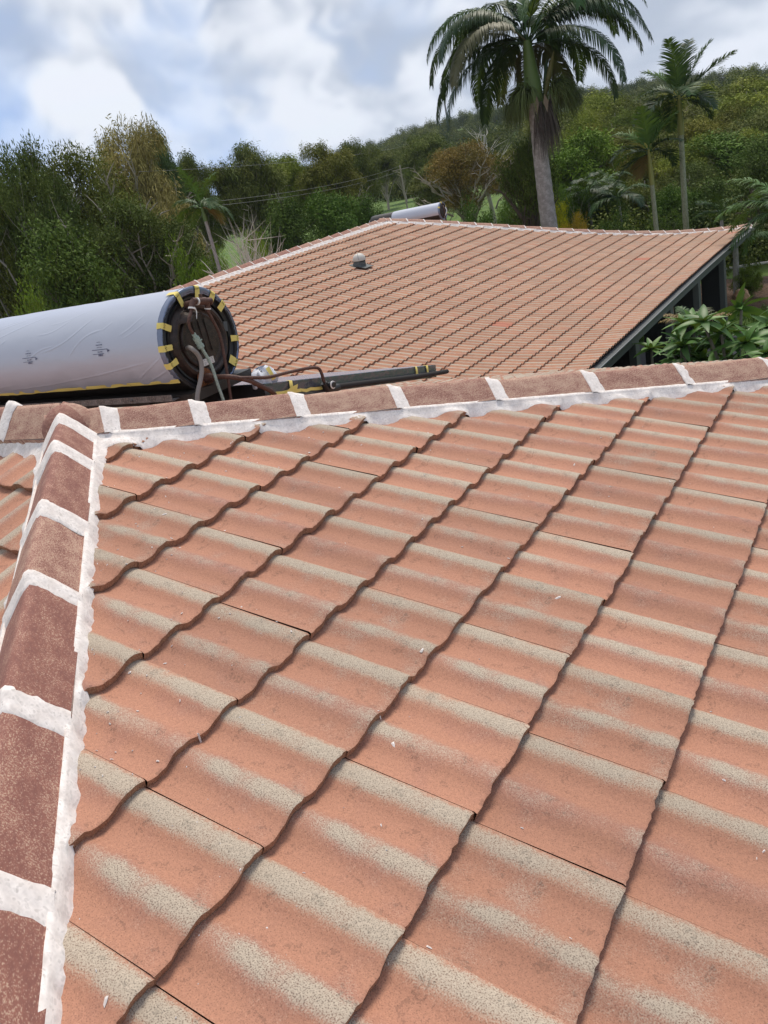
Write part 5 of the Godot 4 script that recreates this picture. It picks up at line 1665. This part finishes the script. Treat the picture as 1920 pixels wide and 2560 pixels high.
	palm("slim_palm", "short slim palm with a yellowish crownshaft and stiff feather fronds", Vector3(-4.79, -4.75, -28.11), Vector3(-4.90, 0.16, -28.08), 1.15, 0.085, [[185, 58, 60, 1.0, "frond_bright"], [200, 20, 75, 1.1, "frond"], [150, 30, 80, 0.95, "frond_dark"], [350, 68, 50, 1.05, "frond_bright"], [20, 40, 75, 0.9, "frond_dark"], [90, 80, 35, 1.1, "frond_bright"], [270, 72, 45, 1.15, "frond_bright"], [240, 8, 80, 1.0, "frond_dark"], [310, 5, 85, 0.9, "frond_dark"], [225, -25, 50, 0.8, "frond_tan"], [172, -10, 70, 1.2, "frond_dark"]], 1.45, 0.55, M.frond, 5, "slim palms behind the far hip", "slim_trunk", 0.22).get_node("crownshaft").mesh.surface_set_material(0, M.crownshaft_yellow)
	palm("slim_palm", "tall slim palm with a pale spotted trunk and fronds against the sky", Vector3(-4.12, -4.74, -29.29), Vector3(-4.09, 1.62, -29.30), 1.25, 0.10, [[180, 62, 50, 0.95, "frond_bright"], [195, 40, 65, 0.95, "frond"], [165, 12, 80, 1.05, "frond_dark"], [215, 0, 75, 1.1, "frond_dark"], [345, 62, 20, 1.1, "frond"], [0, 38, 22, 1.25, "frond_dark"], [90, 84, 30, 1.15, "frond"], [270, 78, 40, 1.2, "frond_dark"], [20, 8, 70, 0.9, "frond_dark"], [300, 20, 85, 0.95, "frond_dark"], [240, -14, 60, 0.95, "frond_dark"], [60, 30, 80, 0.9, "frond"], [130, 20, 90, 0.95, "frond_dark"], [330, -10, 70, 0.8, "frond_dark"]], 1.68, 0.62, M.frond, 8, "slim palms behind the far hip", "slim_trunk", 0.2).get_node("crownshaft").mesh.surface_set_material(0, M.crownshaft_yellow)
	palm("garden_palm", "small bright green palm beside the leafless frangipani behind the far roof", Vector3(-14.59, -4.75, -16.56), Vector3(-14.69, 1.30, -16.56), 0.4, 0.06, [[180, 25, 85, 1.0, "frond_bright"], [200, 8, 80, 1.0, "frond"], [160, 45, 80, 0.9, "frond"], [350, 70, 60, 1.05, "frond_bright"], [100, 82, 30, 1.1, "frond_bright"], [20, 30, 85, 0.95, "frond"], [330, 5, 85, 0.9, "frond"], [260, 40, 100, 0.9, "frond"], [290, -20, 60, 0.7, "frond_tan"]], 1.15, 0.40, M.frond, 12)
	palm("garden_palm", "bright green palm whose feather fronds reach in from the right edge", Vector3(0.26, -4.75, -19.91), Vector3(0.26, -1.59, -19.91), 0.4, 0.08, [[190, 62, 70, 1.1, "frond_bright"], [170, 35, 80, 1.1, "frond_bright"], [210, 20, 80, 1.1, "frond"], [150, 5, 75, 1.0, "frond"], [230, 45, 85, 1.1, "frond_bright"], [260, 15, 80, 1.1, "frond"], [195, -12, 70, 1.0, "frond"], [0, 40, 80, 1.0, "frond"], [90, 40, 80, 1.0, "frond"], [290, 55, 80, 1.1, "frond_bright"]], 1.55, 0.45, M.frond, 21)
	palm("garden_palm", "low feathery green palm peeping over the far end of the hip caps", Vector3(-2.78, -4.75, -28.55), Vector3(-2.78, -2.34, -28.55), 0.2, 0.07, [[180, 30, 70, 1.0, "frond_bright"], [200, 55, 60, 1.0, "frond"], [160, 60, 60, 1.0, "frond_bright"], [0, 40, 70, 1.0, "frond"], [20, 60, 60, 1.0, "frond_bright"], [270, 50, 70, 1.1, "frond_bright"], [240, 25, 70, 1.0, "frond"], [300, 25, 70, 1.0, "frond"], [90, 70, 40, 1.0, "frond"]], 1.0, 0.36, M.frond, 22)
	palm("garden_palm", "drooping yellowish palm tucked under the far eave corner", Vector3(-1.71, -4.75, -24.67), Vector3(-1.71, -2.78, -24.67), 0.2, 0.09, [[180, 45, 110, 1.0, "frond_old"], [210, 30, 105, 1.0, "frond"], [240, 50, 110, 1.0, "frond_tan"], [280, 35, 105, 1.1, "frond"], [320, 45, 105, 1.0, "frond_old"], [0, 30, 100, 1.0, "frond"], [60, 50, 100, 1.0, "frond"], [120, 40, 100, 1.0, "frond_old"]], 1.5, 0.45, M.frond, 23)
	var under := ["dark cane palm just right of the round light green tree", "dark cane palm in the gap left of the short slim palm", "taller dark cane palm behind two others near the short slim palm"]
	var ub := [[Vector3(-8.65, -4.74, -33.16), Vector3(-8.85, -1.08, -33.16)], [Vector3(-7.20, -4.74, -32.57), Vector3(-7.40, -1.50, -32.57)], [Vector3(-8.62, -4.71, -35.27), Vector3(-8.82, -1.02, -35.27)]]
	for k in 3:
		palm("cane_palm", under[k], ub[k][0], ub[k][1], 0.3, 0.06, [[180, 40, 95, 1.0, "frond_dark"], [215, 15, 90, 1.0, "frond_dark"], [255, 50, 100, 1.0, "frond"], [300, 25, 95, 1.0, "frond_dark"], [340, 45, 95, 1.0, "frond"], [30, 20, 90, 1.0, "frond_dark"], [90, 60, 90, 1.0, "frond_dark"], [140, 20, 90, 1.0, "frond"]], 1.5, 0.5, M.frond, 24 + k, "dark cane palms in the undergrowth")
	palm("garden_palm", "tiny orange tinted palm against the dark patio screens", Vector3(-0.02, -4.75, -11.25), Vector3(-0.02, -2.31, -11.25), 0.1, 0.03, [[180, 50, 70, 1.0, "frond_tan"], [220, 65, 60, 1.0, "frond"], [150, 60, 60, 1.0, "frond_tan"], [0, 50, 70, 1.0, "frond_tan"], [40, 65, 60, 1.0, "frond_old"], [280, 55, 70, 1.0, "frond_old"]], 0.6, 0.18, M.frond, 31)
	frangipani("big leaved green bush in front of the dark patio screens", Vector3(0.55, -2.39, -10.45), Vector3(0.80, 0.55, 0.75), 22, 5)
	frangipani("big leaved green bush at the right edge above the foreground caps", Vector3(1.03, -2.05, -9.92), Vector3(0.8, 0.6, 0.8), 12, 6)
	frangipani("smaller big leaved bush at the foot of the nearest patio posts", Vector3(-0.15, -2.77, -10.92), Vector3(0.65, 0.45, 0.6), 8, 7)
	boulder("orange sandstone boulder at the far edge of the lawn", Vector3(-1.08, -3.81, -21.54), Vector3(0.20, 0.16, 0.18), 4)
	boulder("brown boulder seen through the gap between the patio posts", Vector3(-2.15, -3.95, -22.05), Vector3(0.2, 0.22, 0.2), 6)
	plant("shrub", "bush", Vector3(-15.37, -4.75, -10.37), 4.97, 0.16, "lime", "bright lime green shrub low beside the left end of the big tank", "shrub")

func lawn():
	# blades of the lawn beyond the patio, where it shows between the bushes and the bank
	var r := RandomNumberGenerator.new(); r.seed = 61
	var g := Geo.new()
	for k in 14:
		var a := r.randf() * TAU
		var p := Vector3(r.randfn() * 0.06, 0, r.randfn() * 0.06)
		var tip := p + Vector3(cos(a) * 0.06, r.randf_range(0.07, 0.14), sin(a) * 0.06)
		var s := Vector3(-sin(a), 0, cos(a)) * 0.008
		g.face([p - s, p + s, tip], Vector3.UP + Vector3(cos(a), 0, sin(a)))
	var m := mesh_of([[g, M.leaf]])
	var xs := []
	var cs := []
	for k in 9000:
		var x := r.randf_range(-6.0, 6.0)
		var z := r.randf_range(-25.5, -13.0)
		if x < 0.0 and z > -21.0: continue
		xs.append(turned(r, Vector3(x, land(x, z), z), r.randf_range(0.7, 1.4)))
		var v := r.randf_range(0.7, 1.3)
		cs.append(Color(0.10 * v, 0.17 * v, 0.035 * v))
	var o := scatter(m, xs, cs)
	o.name = numbered("lawn_grass")
	o.material_override = M.leaf_green
	add_child(o, true)
	tag(o, "short bright lawn grass between the patio bushes and the bare bank", "grass", "", "stuff")

func small_things():
	cable("upper thin power cable crossing in front of the broad domed gum", Vector3(-24.82, 3.48, -24.09), Vector3(-33.20, 3.67, -60.38), 0.25, 0.008)
	cable("lower left power cable strung in front of the dark mango row", Vector3(-17.97, 1.44, -19.65), Vector3(-30.40, 1.80, -55.06), 0.3, 0.007)
	cable("twin power cable just above the other, in front of the mango row", Vector3(-17.97, 1.44, -19.65) + Vector3(0.3, 0.10, -0.2), Vector3(-30.40, 1.80, -55.06) + Vector3(0.3, 0.35, 0), 0.3, 0.007)
	var pg := Geo.new()
	pg.tube([Vector3(0, -0.3, 0), Vector3(0, 4.21 + 0.5, 0)], [0.07, 0.05], 8)
	pg.box(Transform3D(Basis(), Vector3(0, 4.21 + 0.2, 0)), Vector3(1.4, 0.06, 0.06))
	var po := part("power_pole", pg, M.gum_bark, self)
	po.position = Vector3(-30.30, -2.50, -55.13)
	tag(po, "thin wooden power pole among the trees left of the orange tinted tree", "pole")
	var mg := Geo.new()
	mg.tube([Vector3(0, -1, 0), Vector3(0, 13.5, 0)], [0.35, 0.22], 6)
	mg.box(Transform3D(Basis(), Vector3(0, 13.2, 0)), Vector3(1.2, 1.0, 1.2))
	var mo := part("hilltop_mast", mg, M.galvanised, self)
	mo.position = Vector3(-131.62, 14.34, -266.23)
	tag(mo, "tiny grey mast standing on the distant hill", "mast")
	var rg := Geo.new()
	var rc := Vector3(-2.61, -4.65, -31.62)
	rg.tube([Vector3(-1.6, 0, 0.2), Vector3(1.6, 0.02, -0.2)], [0.05], 8)
	for x in [-1.2, 0.0, 1.2]: rg.tube([Vector3(x, 0, -x * 0.13), Vector3(x, land(rc.x, rc.z) - rc.y, -x * 0.13)], [0.05], 6)
	var ro := part("fence_rail", rg, M.white_plastic, self)
	ro.position = rc
	tag(ro, "short white fence rail beyond the bare bank at the right", "fence")
	var sl := Geo.new()
	var rows := [[], [], [], []]
	for k in 13:
		var t := k / 12.0
		var c := Vector3(lerpf(-1.6, 1.8, t), 0.0, -0.9 * sin(t * 2.6))
		for q in 4: rows[q].append(c + [Vector3(0, -0.2, 0.36), Vector3(0, 0.12, 0.34), Vector3(0, 0.12, -0.34), Vector3(0, -0.2, -0.36)][q])
	for q in 3: sl.grid([rows[q], rows[q + 1]], [Vector3.BACK, Vector3.UP, Vector3.FORWARD][q])
	var sc := Vector3(0.42, -3.01, -14.38)
	var so := part("garden_edging", sl, M.cream, self)
	so.position = Vector3(sc.x, land(sc.x, sc.z) + 0.05, sc.z)
	tag(so, "pale curved concrete edging on the lawn behind the big leaved bushes", "edging")

func _ready():
	var cam := Camera3D.new()
	cam.name = "camera"
	cam.fov = 65.47; cam.near = 0.05; cam.far = 6000.0
	cam.transform = Transform3D(Basis(RIGHT, UPV, -FWD).orthonormalized(), CAM)
	add_child(cam)
	cam.current = true
	var env := Environment.new()
	env.tonemap_mode = Environment.TONE_MAPPER_LINEAR
	env.tonemap_exposure = 1.47
	env.background_mode = Environment.BG_SKY
	var sky := Sky.new()
	var pan := PanoramaSkyMaterial.new()
	pan.panorama = ImageTexture.create_from_image(sky_image())
	sky.sky_material = pan
	env.sky = sky
	env.ambient_light_source = Environment.AMBIENT_SOURCE_SKY
	env.sdfgi_enabled = true; env.ssao_enabled = true; env.ssil_enabled = true
	env.fog_enabled = true; env.fog_density = 0.0002; env.fog_light_color = Color(0.82, 0.87, 0.93)
	var we := WorldEnvironment.new()
	we.environment = env
	add_child(we)
	var sun := DirectionalLight3D.new()
	sun.name = "sun"
	sun.light_color = Color(1.0, 0.96, 0.90)
	sun.light_energy = 0.75
	sun.light_angular_distance = 22.0
	sun.shadow_enabled = true
	add_child(sun)
	sun.look_at_from_position(Vector3(-1.5, 9.0, -4.5), Vector3.ZERO)
	materials()
	ground()
	near_house()
	far_house()
	roof_vent()
	water_heater()
	collector()
	far_heater()
	tree_models()
	gardens()
	mass("undergrowth", "tangled dark undergrowth filling in below the trees on the left", "undergrowth", 3, 420, 24.0, 40.0, -78.0, -38.0, 1.6, 3.6, 1.3, 16, 1.0, "dark", func(_x, _z, _d): return true)
	mass("undergrowth", "dark undergrowth below the palms and trees on the right", "undergrowth", 5, 260, 33.0, 46.0, -31.0, 2.0, 1.2, 3.0, 1.2, 16, 1.0, "dark", func(_x, _z, _d): return true)
	mass("distant_woods", "continuous woodland covering the slopes and the hill behind the single trees", "woods", 7, 3600, 98.0, 420.0, -80.0, 12.0, 2.0, 6.0, 2.2, 40, 2.3, "plain", func(x, z, d): return d > 190.0 or d > 100.0)
	lawn()
	small_things()
	for k in models: models[k].free()
